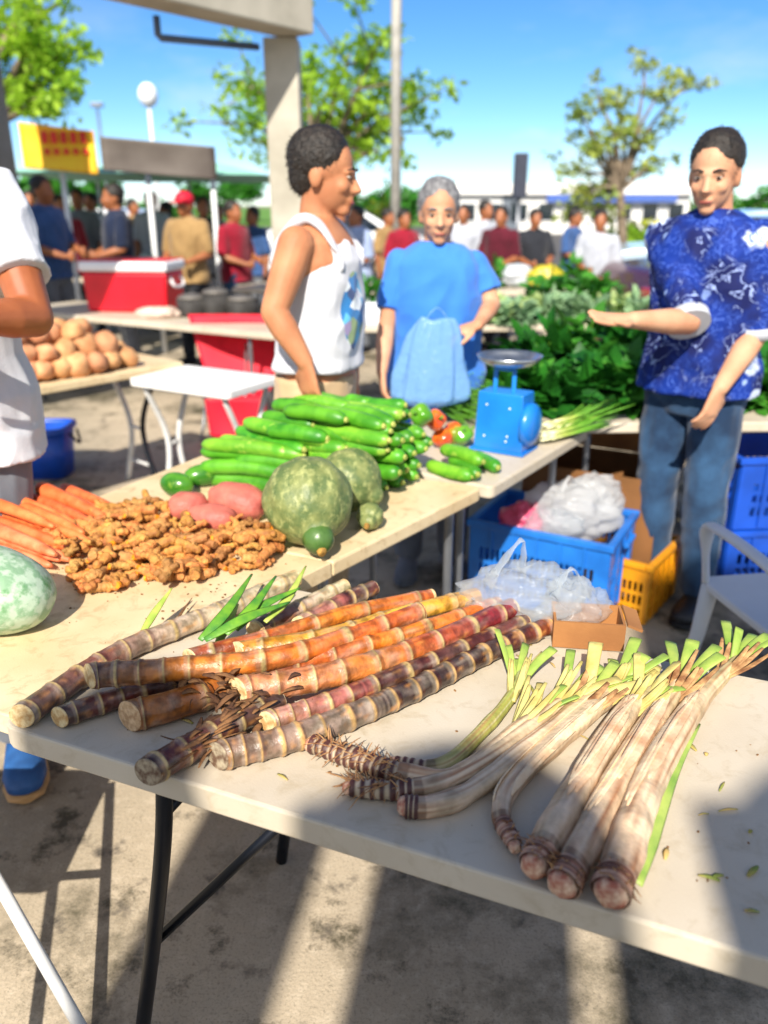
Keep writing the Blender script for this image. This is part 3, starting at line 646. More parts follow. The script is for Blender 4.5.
for i, (p, near) in enumerate(PILE):
    o = TUR[i] if i < 9 else copy_tree(TUR[i % 9])
    o.location = p + Vector((0, 0, .012 + near * .011)); o.rotation_euler = (rg.uniform(-.4, .4), rg.uniform(-.4, .4) if near else rg.uniform(-.1, .1), rg.uniform(0, 6.28)); s = rg.uniform(.72, 1.12); o.scale = (s, s, s)
# ------------------------------------------------------------------ sweet potatoes, squash
rg = random.Random(12)
sp_m = M('sweet_potato_skin', '#c4705e', rough=.55, col2='#a85248', scale=18, bump=.3, bscale=80, lo=.35, hi=.7)
def tuber(name, label, cat, c, r, rot, m, group, fn=None, sg=28):
    o = MB().ball((0, 0, 0), r, sg, sg // 2, fn=fn).build(name, m); o.location = c; o.rotation_euler = rot; return tag(o, label, cat, group)
def spf(s): return lambda d: (1 + .10 * noise.noise(d * 2.2 + Vector((s, 0, 0)))) * (1 - .28 * abs(d.x) ** 3)
tuber('sweet_potato', 'pink sweet potato in front of its two neighbours, nearest the turmeric', 'sweet potato', T(212, 518, .038), (.092, .042, .038), (0, 0, R(-14)), sp_m, 'pink sweet potatoes', spf(1))
tuber('sweet_potato', 'biggest pink sweet potato, lying against the big squash', 'sweet potato', T(238, 501, .048), (.115, .056, .050), (0, R(4), R(-22)), sp_m, 'pink sweet potatoes', spf(4))
tuber('sweet_potato', 'leftmost pink sweet potato with a pointed end by the dark green fruit', 'sweet potato', T(188, 506, .04), (.070, .045, .040), (0, 0, R(20)), sp_m, 'pink sweet potatoes', spf(7))
ra = tuber('green_papaya', 'round dark green fruit at the left rear of the sweet potatoes', 'papaya', T(175, 484, .035), (.055, .037, .036), (0, 0, R(-25)), wax('papaya_skin', '#4f8a28', '#2f6a1a', '#8aa83a', 10, 18, rough=.25, t3=(.6, .7), bump=.02), 'dark green fruits', lambda d: 1 + .12 * d.x)
tuber('green_papaya', 'dull green fruit between the round one and the cucumbers', 'papaya', T(203, 475, .035), (.06, .036, .034), (0, 0, R(25)), MATS['papaya_skin'], 'dark green fruits')
sq_m = wax('squash_rind', '#78804a', '#56683a', '#a0a468', 30, 60, rough=.5, lo=.4, hi=.6, t3=(.5, .68), bump=.4, stripes=.7)
sq_d = wax('squash_neck_rind', '#4a6a30', '#2c4c20', '#8a9a50', 16, 34, rough=.35, t3=(.6, .68), bump=.2)
stem_m = M('dry_stem', '#b88a3c', rough=.8, col2='#7d5c26', scale=60, bump=.4, bscale=120)
def squash(label, c, r, axis, nl, nr, stem=True, knob=False):
    """body plus a neck along axis, in one mesh"""
    t = thing('squash', label, 'squash', c, 'mottled green squashes'); ax = Vector(axis).normalized(); n = 34
    Lb = r * 2; pts = []; rad = []
    for i in range(n):
        u = i / (n - 1); x = -r + u * (2 * r + nl)
        body = math.sqrt(max(0, 1 - (x / r) ** 2)) * r if abs(x) < r else 0
        xe = x - (r + nl - nr); neck = (nr if x < r + nl - nr else math.sqrt(max(0, nr * nr - xe * xe))) if x > 0 else 0
        k = 20.0 / r; rr = math.log(math.exp(k * body) + math.exp(k * neck) - 1) / k if neck > 0 else body
        pts.append(Vector(c) + ax * x); rad.append(max(rr, .002))
    mb = MB().tube(pts, rad, 40, noise_amp=.03, nsc=9)
    up = ax.cross(Vector((0, 0, 1))).normalized(); b = up.cross(ax)
    for i in range(len(mb.v)):
        ii, k = divmod(i, 40); x = (mb.v[i] - Vector(c)).dot(ax); a = 2 * PI * k / 40
        if x < r * .8: q = pts[ii]; mb.v[i] = q + (mb.v[i] - q) * (1 + .028 * math.cos(a * 9))
    mb.build('rind', sq_m, t)
    e = Vector(c) + ax * (r + nl)
    if knob: MB().ball(e - ax * (nr * 1.0), (nr * 1.06,) * 3, 28, 18, fn=lambda d: 1 + .03 * noise.noise(d * 3)).build('neck', sq_d, t)
    if stem: MB().tube([e - ax * .006, e + ax * .006, e + ax * .010], [nr * .36, nr * .32, nr * .22], 12, noise_amp=.2, nsc=90).build('stem_scar', stem_m, t)
    return t
cb = T(308, 501, .114)
squash('biggest round mottled squash with a bulbous dark neck pointing at the viewer', cb, .112, Vector((.26, -.82, -.50)), .046, .037, knob=True)
c2 = T(341, 490, .10) + Vector((.02, .08, .0)); squash('mottled squash half hidden behind the biggest one', c2, .088, Vector((.7, -.35, -.35)), .02, .030, stem=False)
squash('little mottled squash with a brown stem scar at the right of the biggest one', T(370, 516, .036), .036, Vector((-.15, -.95, -.15)), .014, .022)
# ------------------------------------------------------------------ cucumber heap
cuc = wax('cucumber_skin', '#569e22', '#347c16', '#80b83a', 14, 10, rough=.42, lo=.4, hi=.62, stripes=1, t3=(.6, .7), bump=.12)
cuc2 = wax('cucumber_skin_light', '#78b02e', '#4c921e', '#a4c44c', 14, 10, rough=.42, lo=.4, hi=.62, stripes=1, t3=(.58, .68), bump=.12)
tip_m = M('cucumber_tip', '#b8b860', rough=.6, col2='#8a9a40', scale=50)
def z5(x, y): return 150 + .469 * x, 360 + .469 * y
CUC = []
def mk_cuc(L_, r, bend, m):
    n = 26; P = spline([(-L_ / 2, 0, 0), (0, bend, bend * .3), (L_ / 2, 0, 0)], n); rad = []
    for i in range(n):
        u = i / (n - 1); e = min(u, 1 - u) * L_
        rad.append(r * min(1, math.sqrt(max(.02, 1 - (1 - min(1, e / (r * 1.7))) ** 2))) * (.9 + .1 * math.sin(u * PI)))
    o = MB().tube(P, rad, 14, noise_amp=.05, nsc=30).build('cucumber', m)
    MB().tube([(L_ / 2 - .004, 0, 0), (L_ / 2 + .003, 0, 0)], [r * .42, r * .25], 10).build('stem_end', tip_m, o); own(o); return o
protos = [mk_cuc(.30, .0245, .012, cuc), mk_cuc(.30, .0238, -.010, cuc2), mk_cuc(.22, .0245, .008, cuc), mk_cuc(.22, .024, -.006, cuc2)]
used_c = set()
def put_cuc(p, q, k, label):
    o = protos[k] if k not in used_c else copy_tree(protos[k]); used_c.add(k)
    dv = q - p; L0 = (.30, .30, .22, .22)[k]; o.location = (p + q) / 2
    o.rotation_euler = (dv.to_track_quat('X', 'Z') @ Euler((rg.uniform(-2.2, 2.2), 0, 0)).to_quaternion()).to_euler(); f = max(.72, min(1.25, dv.length / L0)); o.scale = (f, 1.0, 1.0)
    tag(o, label, 'cucumber', 'cucumbers in the heap')
HEAP = 'long green cucumber in the body of the heap, lying lengthwise behind the squash'
ENDS = 'green cucumber with its blunt end facing out at the right side of the heap'
def cz(x1, y1, x2, y2, z, k, label=HEAP):
    a = z5(x1, y1); b = z5(x2, y2); put_cuc(at(a[0], a[1], TZ + z), at(b[0], b[1], TZ + z + .004), k, label)
cz(108, 250, 280, 270, .022, 0, 'lowest cucumber at the front left of the heap'); cz(105, 228, 300, 245, .06, 0, 'cucumber in the second layer at the left end of the heap'); cz(108, 195, 300, 218, .095, 0); cz(110, 180, 330, 205, .12, 1, 'long bright cucumber reaching furthest left over the heap')
cz(185, 148, 330, 192, .14, 0); cz(215, 140, 380, 175, .165, 1); cz(240, 118, 350, 140, .19, 2); cz(262, 96, 380, 118, .21, 0, 'cucumber on the top layer at the back left of the heap')
cz(335, 130, 512, 172, .19, 1, 'long bright cucumber across the top of the heap'); cz(345, 160, 508, 192, .155, 1, 'long cucumber just below the one across the top'); cz(330, 112, 500, 142, .215, 0); cz(395, 108, 520, 138, .215, 0)
cz(420, 84, 540, 96, .24, 0, 'highest cucumber at the back of the heap'); cz(415, 100, 540, 116, .225, 1); cz(330, 185, 480, 225, .11, 0); cz(320, 210, 470, 250, .07, 2); cz(360, 240, 470, 265, .022, 2); cz(300, 150, 440, 175, .16, 0)
for (x1, y1, x2, y2, z, k) in ((200, 260, 340, 268, .024, 2), (180, 215, 350, 232, .085, 0), (150, 170, 300, 200, .125, 1), (200, 132, 340, 160, .18, 3), (285, 108, 420, 128, .225, 2), (300, 92, 430, 104, .225, 1), (350, 78, 470, 92, .235, 0), (380, 128, 515, 152, .20, 3), (290, 165, 420, 190, .15, 1), (310, 195, 450, 222, .115, 1), (130, 205, 280, 232, .075, 1), (250, 150, 380, 168, .175, 0), (440, 150, 540, 172, .17, 2), (450, 190, 545, 208, .13, 3), (440, 225, 530, 240, .085, 2)):
    cz(x1, y1, x2, y2, z, k)
for (x, y, z, k) in ((500, 150, .19, 2), (530, 128, .2, 3), (555, 118, .19, 2), (520, 175, .155, 3), (560, 170, .14, 2), (585, 160, .13, 3), (500, 205, .11, 2), (535, 212, .10, 3), (565, 200, .10, 2), (590, 190, .09, 3), (480, 240, .065, 3), (515, 240, .06, 2), (550, 235, .055, 3), (575, 225, .06, 2),
                     (480, 268, .022, 2), (505, 272, .022, 3), (540, 262, .022, 2), (570, 250, .022, 3), (600, 178, .10, 2)):
    a = z5(x, y); p = at(a[0], a[1], TZ + z); put_cuc(p + Vector((-.14, .13 + rg.uniform(-.03, .03), .012)), p, k, ENDS)
for (x1, y1, x2, y2, z, k, l) in ((590, 222, 690, 248, .022, 3, 'light green cucumber in front, at the right foot of the heap'), (620, 190, 712, 218, .055, 3, 'light green cucumber lying on top of the pair at the right foot of the heap'), (640, 210, 700, 245, .03, 2, 'darker cucumber between the two light ones at the right foot'), (690, 205, 738, 228, .024, 2, 'rightmost short cucumber, nearest the blue scale')):
    a = z5(x1, y1); b = z5(x2, y2); put_cuc(at(a[0], a[1], TZ + z), at(b[0], b[1], TZ + z), k, l)
# bell peppers
pep_g = M('green_pepper_skin', '#6ea02a', rough=.2, col2='#4a8a1c', scale=8, coat=.3); pep_o = M('orange_pepper_skin', '#e07a1e', rough=.2, col2='#c9401a', scale=14, coat=.3); pep_r = M('turning_pepper_skin', '#d8501e', rough=.2, col2='#7a8a24', scale=12, lo=.45, hi=.55, coat=.3)
def pepper(label, c, m, rz, s=1):
    t = thing('bell_pepper', label, 'bell pepper', c, 'bell peppers by the scale')
    lob = lambda d: (1 + .10 * math.cos(4 * math.atan2(d.y, d.x)) * (1 - d.z ** 2)) * (1 - .25 * max(0, d.z) ** 6)
    MB().ball(c, (.036 * s, .036 * s, .045 * s), 28, 16, rot=Euler((R(70), 0, rz)), fn=lob).build('flesh', m, t)
    ax = Euler((R(70), 0, rz)).to_matrix() @ Vector((0, 0, 1)); e = Vector(c) + ax * .032 * s
    MB().tube([e, e + ax * .014, e + ax * .024 + Vector((0, 0, .006))], [.006, .0045, .005], 8).build('stalk', leaf_m, t)
for l, x, y, z, m, r_, s in (('orange bell pepper by the upper right of the cucumbers', 608, 128, .11, pep_o, .4, 1), ('green bell pepper left of the orange one', 578, 118, .14, pep_g, -.5, 1.1), ('red and green bell pepper beside the blue scale', 648, 155, .05, pep_r, .7, 1.05), ('pale orange bell pepper low beside the scale', 625, 165, .04, pep_o, 1.6, .9), ('dark green bell pepper touching the blue scale', 668, 160, .045, pep_g, 2.2, .9)):
    a = z5(x, y); pepper(l, at(a[0], a[1], TZ + z), m, r_, s)
# ------------------------------------------------------------------ blue scale on the corner table
blue_enamel = M('blue_enamel', '#1e7fd8', rough=.28, col2='#1a6cc0', scale=6, coat=.3, bump=.02)
steel = M('brushed_steel', '#b8bcc0', rough=.3, metal=.9, scale=30)
a = at(473, 449, TZ); b = at(521, 457, TZ); c = at(541, 442, TZ)
sx = (b - a); ws = sx.length; sx.normalize(); sy = Vector((-sx.y, sx.x, 0)); ds = .115; hs_ = .205
ctr = (a + b) / 2 + sy * ds / 2
rot = Matrix((sx, sy, Vector((0, 0, 1)))).transposed()
t = thing('scale', 'blue enamel market scale with a steel pan on the corner table', 'scale', Vector((ctr.x, ctr.y, TZ)))
MB().box(ctr + Vector((0, 0, hs_ / 2 + .003)), (ws, ds, hs_), rot, taper=(.90, .88)).build('case', blue_enamel, t, bevel=.004)
MB().box(ctr + Vector((0, 0, .006)), (ws * 1.12, ds * 1.2, .010), rot).build('base_plate', blue_enamel, t, bevel=.003)
q = MB(); dc = ctr + sx * (ws / 2 - .004) + Vector((0, 0, .10)); q.tube([dc - sx * .005, dc + sx * .012, dc + sx * .024, dc + sx * .033, dc + sx * .037], [.076, .075, .066, .046, .016], 36); q.build('dial_housing', blue_enamel, t)
h0 = ctr + Vector((0, 0, hs_ + .002)); q = MB()
for s in (-1, 1): q.beam(h0 + sx * s * .034 - sy * .02, h0 + sx * s * .034 - sy * .02 + Vector((0, 0, .075)), .009, .014, up=(1, 0, 0))
q.beam(h0 - sx * .04 - sy * .02 + Vector((0, 0, .079)), h0 + sx * .04 - sy * .02 + Vector((0, 0, .079)), .014, .012)
q.build('pan_bracket', blue_enamel, t, bevel=.002)
pc = h0 + Vector((0, 0, .09)) + sy * .01; n = 9
prof = [(.02, 0), (.06, .001), (.085, .008), (.102, .022), (.108, .032), (.112, .032), (.104, .018), (.086, .004), (.06, -.004), (.02, -.004)]
q = MB(); seg = 36; vs = [pc + Vector((math.cos(2 * PI * k / seg) * r_, math.sin(2 * PI * k / seg) * r_, z)) for r_, z in prof for k in range(seg)]
q.add(vs, [(i * seg + k, i * seg + (k + 1) % seg, ((i + 1) % len(prof)) * seg + (k + 1) % seg, ((i + 1) % len(prof)) * seg + k) for i in range(len(prof)) for k in range(seg)]); q.add([pc + Vector((math.cos(2 * PI * k / seg) * .021, math.sin(2 * PI * k / seg) * .021, -.002)) for k in range(seg)], [tuple(range(seg))])
q.build('pan', steel, t)
riv = M('rivet_white', '#f2f2ee', rough=.4, var=.03)
for u, z in ((-.28, .165), (.22, .16), (-.3, .055), (.2, .062), (.18, .045)):
    p = ctr - sy * (ds / 2 * (1 - .12 * z / hs_) + .0005) + sx * u * ws * .94 + Vector((0, 0, z)); MB().ball(p, (.0035, .0035, .0035), 10, 6).build('rivet', riv, t)
# ------------------------------------------------------------------ spring onion bundles behind the scale
on_m = M('spring_onion', attr=True, rough=.4, var=.25, scale=40)
rg = random.Random(21)
def bundle(label, p, q, r, n, flare, cat='spring onions', name='spring_onion_bundle', c0='#e6e2b8', c1='#b6c45a', c2='#5f9a2c', group='bundles of spring onions', rad=.0035):
    p, q = Vector(p), Vector(q); d = (q - p).normalized(); s = d.cross(Vector((0, 0, 1))).normalized(); u = s.cross(d); mb = MB()
    for i in range(n):
        a = rg.uniform(0, 2 * PI); k = math.sqrt(rg.random()) * r; o = s * math.cos(a) * k + u * abs(math.sin(a)) * k * 1.2
        j = rg.uniform(-.03, .03); L_ = (q - p).length * rg.uniform(.8, 1.15); bend = s * rg.gauss(0, .025) * flare + u * rg.uniform(-.01, .02)
        P = spline([p + o + d * j, p + o + d * (j + L_ * .5) + bend * .4, p + o * (1 + flare) + d * (j + L_) + bend], 8)
        for v in P: v.z = max(v.z, TZ + .004)
        rr = rad * rg.uniform(.7, 1.2)
        mb.tube(P, [rr * 1.5, rr * 1.2] + [rr] * 4 + [rr * .8, rr * .3], 5, [ramp([(0, H(c0)), (.3, H(c1)), (.6, H(c2)), (1, H(c2))], k_ / 7) for k_ in range(8)])
    return tag(mb.build(name, on_m, origin=p), label, cat, group)
def B_(x1, y1, z1, x2, y2, z2): return at(x1, y1, TZ + z1), at(x2, y2, TZ + z2)
for i, (cc, l) in enumerate(((B_(470, 425, .02, 425, 398, .02), 'spring onion bundle lowest in the stack left of the blue scale'), (B_(472, 412, .05, 418, 388, .06), 'spring onion bundle in the middle of the stack left of the scale'), (B_(476, 400, .08, 425, 376, .09), 'spring onion bundle second from the top, left of the scale'),
                             (B_(470, 388, .11, 432, 364, .13), 'topmost spring onion bundle, fanning out above the pepper heap'), (B_(440, 385, .08, 492, 366, .14), 'bright green spring onion bundle pointing at the scale handle'))):
    bundle(l, cc[1], cc[0], .03, 46, 1.2)
bundle('spring onion bundle on the table corner right of the blue scale', *B_(545, 440, .015, 598, 428, .02), .022, 40, 1.0)
bundle('pale spring onion bundle lying behind the blue scale at right', *B_(548, 432, .02, 612, 415, .05), .03, 40, 1.3)
# ------------------------------------------------------------------ crates
def slotted(mb, o, u, v, w, h, th, rows, nslot, n_):
    """wall panel: o corner, u/v unit vectors, slot rows as (v0, v1, u0, u1) fractions"""
    o = Vector(o); c = lambda a, b: o + u * a + v * b
    rot = Matrix((u, n_, v)).transposed()
    def bx(a0, a1, b0, b1):
        if a1 - a0 > 1e-4 and b1 - b0 > 1e-4: mb.box(c((a0 + a1) / 2, (b0 + b1) / 2), (a1 - a0, th, b1 - b0), rot)
    y = 0
    for (v0, v1, u0, u1) in rows:
        bx(0, w, y, v0 * h); bx(0, u0 * w, v0 * h, v1 * h); bx(u1 * w, w, v0 * h, v1 * h)
        sw = (u1 - u0) * w / nslot
        for i in range(nslot): bx(u0 * w + sw * (i + .62), u0 * w + sw * (i + 1), v0 * h, v1 * h)
        y = v1 * h
    bx(0, w, y, h)
def crate(label, p, w, d_, h, ang, mat, group, rows=None, nsl=16, z0=0.0, handles=True):
    p = Vector((p[0], p[1], z0)); u = Vector((math.cos(ang), math.sin(ang), 0)); v = Vector((-u.y, u.x, 0)); Z = Vector((0, 0, 1))
    t = thing('plastic_crate', label, 'crate', p + u * w / 2 + v * d_ / 2, group)
    rows = rows or [(.10, .27, .08, .92), (.33, .50, .08, .92), (.56, .73, .08, .92)]
    mb = MB(); th = .008
    slotted(mb, p + Z * .004, u, Z, w, h - .03, th, rows, nsl, -v); slotted(mb, p + v * d_ + Z * .004, u, Z, w, h - .03, th, rows, nsl, v)
    ns2 = max(6, int(nsl * d_ / w))
    slotted(mb, p + Z * .004 + v * (th / 2 + .001), v, Z, d_ - th - .002, h - .03, th, rows, ns2, u); slotted(mb, p + u * w + Z * .004 + v * (th / 2 + .001), v, Z, d_ - th - .002, h - .03, th, rows, ns2, -u)
    rot = Matrix((u, v, Z)).transposed()
    mb.box(p + u * w / 2 + v * d_ / 2 + Z * .008, (w - th - .002, d_ - th - .002, .008), rot)
    for k in range(1, 6): # outer ribs
        f = k / 6
        mb.box(p + u * w * f - v * (th / 2 + .004) + Z * (h * .5), (.008, .007, h * .9), rot)
    for k in range(1, 4): mb.box(p + u * (w + th / 2 + .004) + v * d_ * k / 4 + Z * (h * .5), (.007, .008, h * .9), rot)
    mb.build('basket', mat, t)
    rm = MB(); rw = .028
    for (o, a, b, l) in ((p, u, v, w), (p + v * d_, u, v, w)): rm.box(o + u * l / 2 + Z * (h - .012), (l + rw, rw, .026), rot)
    for o in (p, p + u * w): rm.box(o + v * d_ / 2 + Z * (h - .0125), (rw, d_ - rw - .002, .024), rot)
    rm.build('rim', mat, t, bevel=.004)
    if handles:
        for o, s in ((p, -1), (p + u * w, 1)):
            MB().box(o + u * s * .026 + v * d_ / 2 + Z * (h - .05), (.02, .12, .02), rot).build('handle', mat, t, bevel=.004)
    return t
blue_pl = M('blue_crate_plastic', '#2476d0', rough=.35, col2='#1c62b4', scale=8, bump=.03)
navy_pl = M('deep_blue_plastic', '#1550c0', rough=.35, col2='#1244a4', scale=8, bump=.03)
yel_pl = M('yellow_crate_plastic', '#e39a14', rough=.4, col2='#c98210', scale=8, bump=.03)
RZ = .40
k0 = at(471, 519, RZ); k1 = at(611, 546, RZ); ku = k1 - k0; kang = math.atan2(ku.y, ku.x); kw = math.hypot(ku.x, ku.y)
BCR = crate('bright blue slotted crate full of white plastic bags, behind the near table', k0, kw, .40, .33, kang, blue_pl, 'plastic crates', z0=RZ - .33, nsl=20)
ku.z = 0; ku.normalize(); kv = Vector((-ku.y, ku.x, 0))
tag(MB().box(Vector((k0.x, k0.y, .034)) + ku * kw / 2 + kv * .2, (kw * .96, .36, .066), Matrix((ku, kv, Vector((0, 0, 1)))).transposed()).build('wooden_pallet', M('pallet_wood', '#6f5636', rough=.8, col2='#49361f', scale=20, bump=.3), bevel=.004), 'low dark wooden block under the bright blue crate', 'pallet')
y0 = at(643, 626, .0); y1 = at(676, 590, .0); yu = Vector((y1.x - y0.x, y1.y - y0.y, 0)).normalized(); yl = .40; yv = Vector((-yu.y, yu.x, 0))
yo = Vector((y0.x, y0.y, 0)) + yv * .0
crate('amber yellow slotted crate standing between the cardboard box and the man', yo, .36, .26, .26, math.atan2(yu.y, yu.x), yel_pl, 'plastic crates', rows=[(.1, .28, .06, .94), (.34, .52, .06, .94), (.58, .76, .06, .94)], nsl=14, handles=False)
r0 = at(716, 596, 0)
crate('lower of the two deep blue crates stacked behind the white chair', (r0.x, 3.0), .62, .36, .305, R(6), navy_pl, 'plastic crates', nsl=16)
crate('upper of the two deep blue crates stacked behind the white chair', (r0.x + .01, 3.01), .62, .36, .305, R(5), navy_pl, 'plastic crates', nsl=16, z0=.308, rows=[(.2, .34, .1, .9), (.42, .54, .1, .9), (.6, .7, .1, .9)])
# ------------------------------------------------------------------ cardboard boxes
card = M('cardboard', '#a5713f', rough=.8, col2='#8a5a30', scale=6, bump=.08, bscale=120)
card2 = M('printed_cardboard', '#83562c', rough=.75, col2='#6a451e', scale=6, lo=.35, hi=.65, bump=.06, bscale=120)
def openbox(label, p, w, d_, h, ang, m, z0=0., flaps=(), th=.005):
    p = Vector((p[0], p[1], z0)); u = Vector((math.cos(ang), math.sin(ang), 0)); v = Vector((-u.y, u.x, 0)); Z = Vector((0, 0, 1)); rot = Matrix((u, v, Z)).transposed()
    t = thing('cardboard_box', label, 'box', p + u * w / 2 + v * d_ / 2, 'cardboard boxes')
    mb = MB(); mb.box(p + u * w / 2 + v * d_ / 2 + Z * .004, (w, d_, .006), rot)
    mb.box(p + u * w / 2 + v * th / 2 + Z * (h / 2 + .007), (w, th, h), rot); mb.box(p + u * w / 2 + v * (d_ - th / 2) + Z * (h / 2 + .007), (w, th, h), rot)
    mb.box(p + u * th / 2 + v * d_ / 2 + Z * (h / 2 + .007), (th, d_ - 2 * th, h), rot); mb.box(p + u * (w - th / 2) + v * d_ / 2 + Z * (h / 2 + .007), (th, d_ - 2 * th, h), rot)
    mb.build('box_body', m, t)
    top = p + Z * (h + .008)
    for side, ln, a in flaps:
        o, al, out, l = {'f': (top + v * .002, u, -v, w), 'b': (top + v * d_, u, v, w), 'l': (top, v, -u, d_), 'r': (top + u * w, v, u, d_)}[side]
        dv = out * math.cos(a) + Z * math.sin(a); nn = al.cross(dv).normalized()
        MB().box(o + al * l / 2 + dv * (ln / 2 + .003), (l * .98, ln, th), Matrix((al, dv, nn)).transposed()).build('flap', card, t)
    return t
bx0 = at(548, 470, .50)
openbox('big brown printed box standing open behind the blue crate', (k0 + ku * .06 + kv * .41)[:2], .56, .36, .52, kang + .02, card2, flaps=(('l', .13, R(15)), ('b', .12, R(70)), ('r', .06, R(-70))))
u_ = du; o_ = au(.5, 0, 0)
cb0 = at(552, 648, TZ)
openbox('low brown cardboard tray on the back edge of the near table beside the cane ends', cb0[:2], .135, .085, .05, math.atan2(du.y, du.x) + .25, card, z0=TZ + .002, flaps=(('r', .03, R(-20)),))
# ------------------------------------------------------------------ plastic bags
def bagmat(name, col, alpha, rough=.28):
    m = M(name, col, rough=rough, var=.05, scale=12, spec=.6, alpha=alpha, bump=.5, bscale=45); m.node_tree.nodes['Principled BSDF'].inputs['Transmission Weight'].default_value = 0
    nt = m.node_tree; N = nt.nodes; L = nt.links; b = N['Principled BSDF']; tr = N.new('ShaderNodeBsdfTranslucent'); tr.inputs[0].default_value = _c(hexc(col))
    mx = N.new('ShaderNodeMixShader'); mx.inputs[0].default_value = .3; out = N['Material Output']; L.new(b.outputs[0], mx.inputs[1]); L.new(tr.outputs[0], mx.inputs[2]); L.new(mx.outputs[0], out.inputs[0]); return m
clear_b = bagmat('clear_film', '#e8eef2', .22, .15); white_b = bagmat('white_film', '#e6e8ea', .45, .2); blue_b = bagmat('pale_blue_film', '#8fc2f2', .72, .2); pink_b = bagmat('pink_film', '#f06a90', .9)
def crumple(mb, c, r, seed, seg=56, rings=40, amp=.22, flat=None):
    c = Vector(c)
    def fn(d):
        q = d * 2.1 + Vector((seed, 0, 0)); v = noise.noise(q * .8); n1 = abs(noise.noise(d * 2.3 + Vector((0, seed, 0)))); n2 = abs(noise.noise(d * 4.6 + Vector((seed, 1, 0)))); n3 = abs(noise.noise(d * 9 + Vector((0, 3, seed))))
        return 1 + amp * (v * 1.0 + .65 - 1.8 * n1 - .55 * n2 - .06 * n3)
    n0 = len(mb.v); mb.ball(c, r, seg, rings, fn=fn)
    if flat is not None:
        for i in range(n0, len(mb.v)): mb.v[i].z = max(mb.v[i].z, flat)
def handle_loop(mb, a, b, up, w=.02, lean=Vector((0, 0, 0))):
    a, b = Vector(a), Vector(b); mid = (a + b) / 2 + Vector((0, 0, up)) + lean
    Q = spline([a, a.lerp(mid, .55) + (a - b) * .08, mid, b.lerp(mid, .55) + (b - a) * .08, b], 22)
    ax = (b - a).normalized(); sd = ax.cross(Vector((0, 0, 1))).normalized()
    mb.tube(Q, 1, 8, squash=[(.0022, w * (1.1 - .75 * math.sin(PI * i / 21)) + .003 * math.sin(i * 1.3)) for i in range(22)], up=sd)
bg0 = k0 + ku * kw * .55 + kv * .2
mb = MB(); crumple(mb, bg0 + Vector((.03, .03, .01)), (.19, .15, .12), 3, amp=.18); crumple(mb, bg0 + Vector((.14, .05, .06)), (.11, .10, .09), 8, amp=.18)
handle_loop(mb, bg0 + Vector((-.02, -.02, .08)), bg0 + Vector((.06, .04, .1)), .07)
tag(mb.build('plastic_bag', white_b), 'big crumpled white plastic bag heaped in the bright blue crate', 'plastic bag', 'plastic bags')
mb = MB(); crumple(mb, bg0 + Vector((-.15, -.02, -.01)), (.085, .08, .07), 13, 40, 28, .3); tag(mb.build('plastic_bag', pink_b), 'small pink plastic bag at the left end of the bright blue crate', 'plastic bag', 'plastic bags')
mb = MB(); crumple(mb, bg0 + Vector((-.05, -.11, -.005)), (.11, .06, .07), 17, 40, 28, .3); tag(mb.build('plastic_bag', clear_b), 'clear plastic bag slumped over the front rim inside the bright blue crate', 'plastic bag', 'plastic bags')
cg = at(540, 620, TZ + .03) + Vector((0, .03, 0))
mb = MB(); crumple(mb, cg + Vector((-.03, .03, .02)), (.125, .075, .065), 23, 60, 44, .28, flat=TZ + .006); crumple(mb, cg + Vector((.075, .0, .01)), (.06, .05, .055), 29, 44, 30, .35, flat=TZ + .006)
handle_loop(mb, cg + Vector((-.10, .03, .05)), cg + Vector((-.03, .05, .07)), .085, .022, Vector((.03, 0, 0))); handle_loop(mb, cg + Vector((.03, .0, .04)), cg + Vector((.10, .02, .03)), .06, .02)
tag(mb.build('plastic_bag', clear_b), 'thin clear carrier bag with looped handles on the tray at the table edge', 'plastic bag', 'plastic bags')
# ------------------------------------------------------------------ chairs and stools
wpl = M('white_chair_plastic', '#ced2d8', rough=.4, var=.06)
def monobloc(loc, yaw):
    t = thing('plastic_chair', 'white moulded plastic chair cut off by the right edge, behind the near table', 'chair', loc, yaw=yaw)
    def bb(name, f, bev=.006):
        m = MB(); f(m); return m.build(name, wpl, t, bevel=bev, local=True)
    bb('seat', lambda m: m.prism(rounded([(-.22, -.20), (.22, -.20), (.24, .24), (-.24, .24)], .06), .415, .44))
    # backrest: arched frame with a slatted middle
    pts = spline([(-.235, -.20, .42), (-.235, -.235, .60), (-.215, -.265, .74), (-.13, -.285, .815), (0, -.29, .83), (.13, -.285, .815), (.215, -.265, .74), (.235, -.235, .60), (.235, -.20, .42)], 60)
    m = MB(); m.tube(pts, 1, 12, squash=[(.018, .042)] * 60, up=(0, 1, .2)); m.build('back_frame', wpl, t, local=True)
    m = MB()
    for x in (-.12, -.06, 0, .06, .12): m.beam((x, -.205, .5), (x * .95, -.283, .815 - abs(x) * .1), .03, .008, up=(0, 1, 0))
    m.beam((-.225, -.215, .50), (.225, -.215, .50), .014, .035); m.build('back_slats', wpl, t, bevel=.003, local=True)
    for sx_ in (-1, 1):
        for sy_, lean in ((-1, -.07), (1, .04)):
            m = MB(); m.tube([(sx_ * .215, .20 * sy_, .43), (sx_ * .225, .2 * sy_ + lean * .3, .25), (sx_ * .25, .2 * sy_ + lean, .001)], 1, 10, squash=[(.03, .022), (.025, .018), (.02, .015)], up=(0, 1, 0)); m.build('leg', wpl, t, local=True)
        m = MB(); m.tube(spline([(sx_ * .235, -.24, .60), (sx_ * .255, -.1, .64), (sx_ * .26, .12, .645), (sx_ * .25, .21, .61), (sx_ * .225, .21, .42)], 24), 1, 10, squash=[(.022, .012)] * 24, up=(0, 0, 1)); m.build('armrest', wpl, t, local=True)
    return t
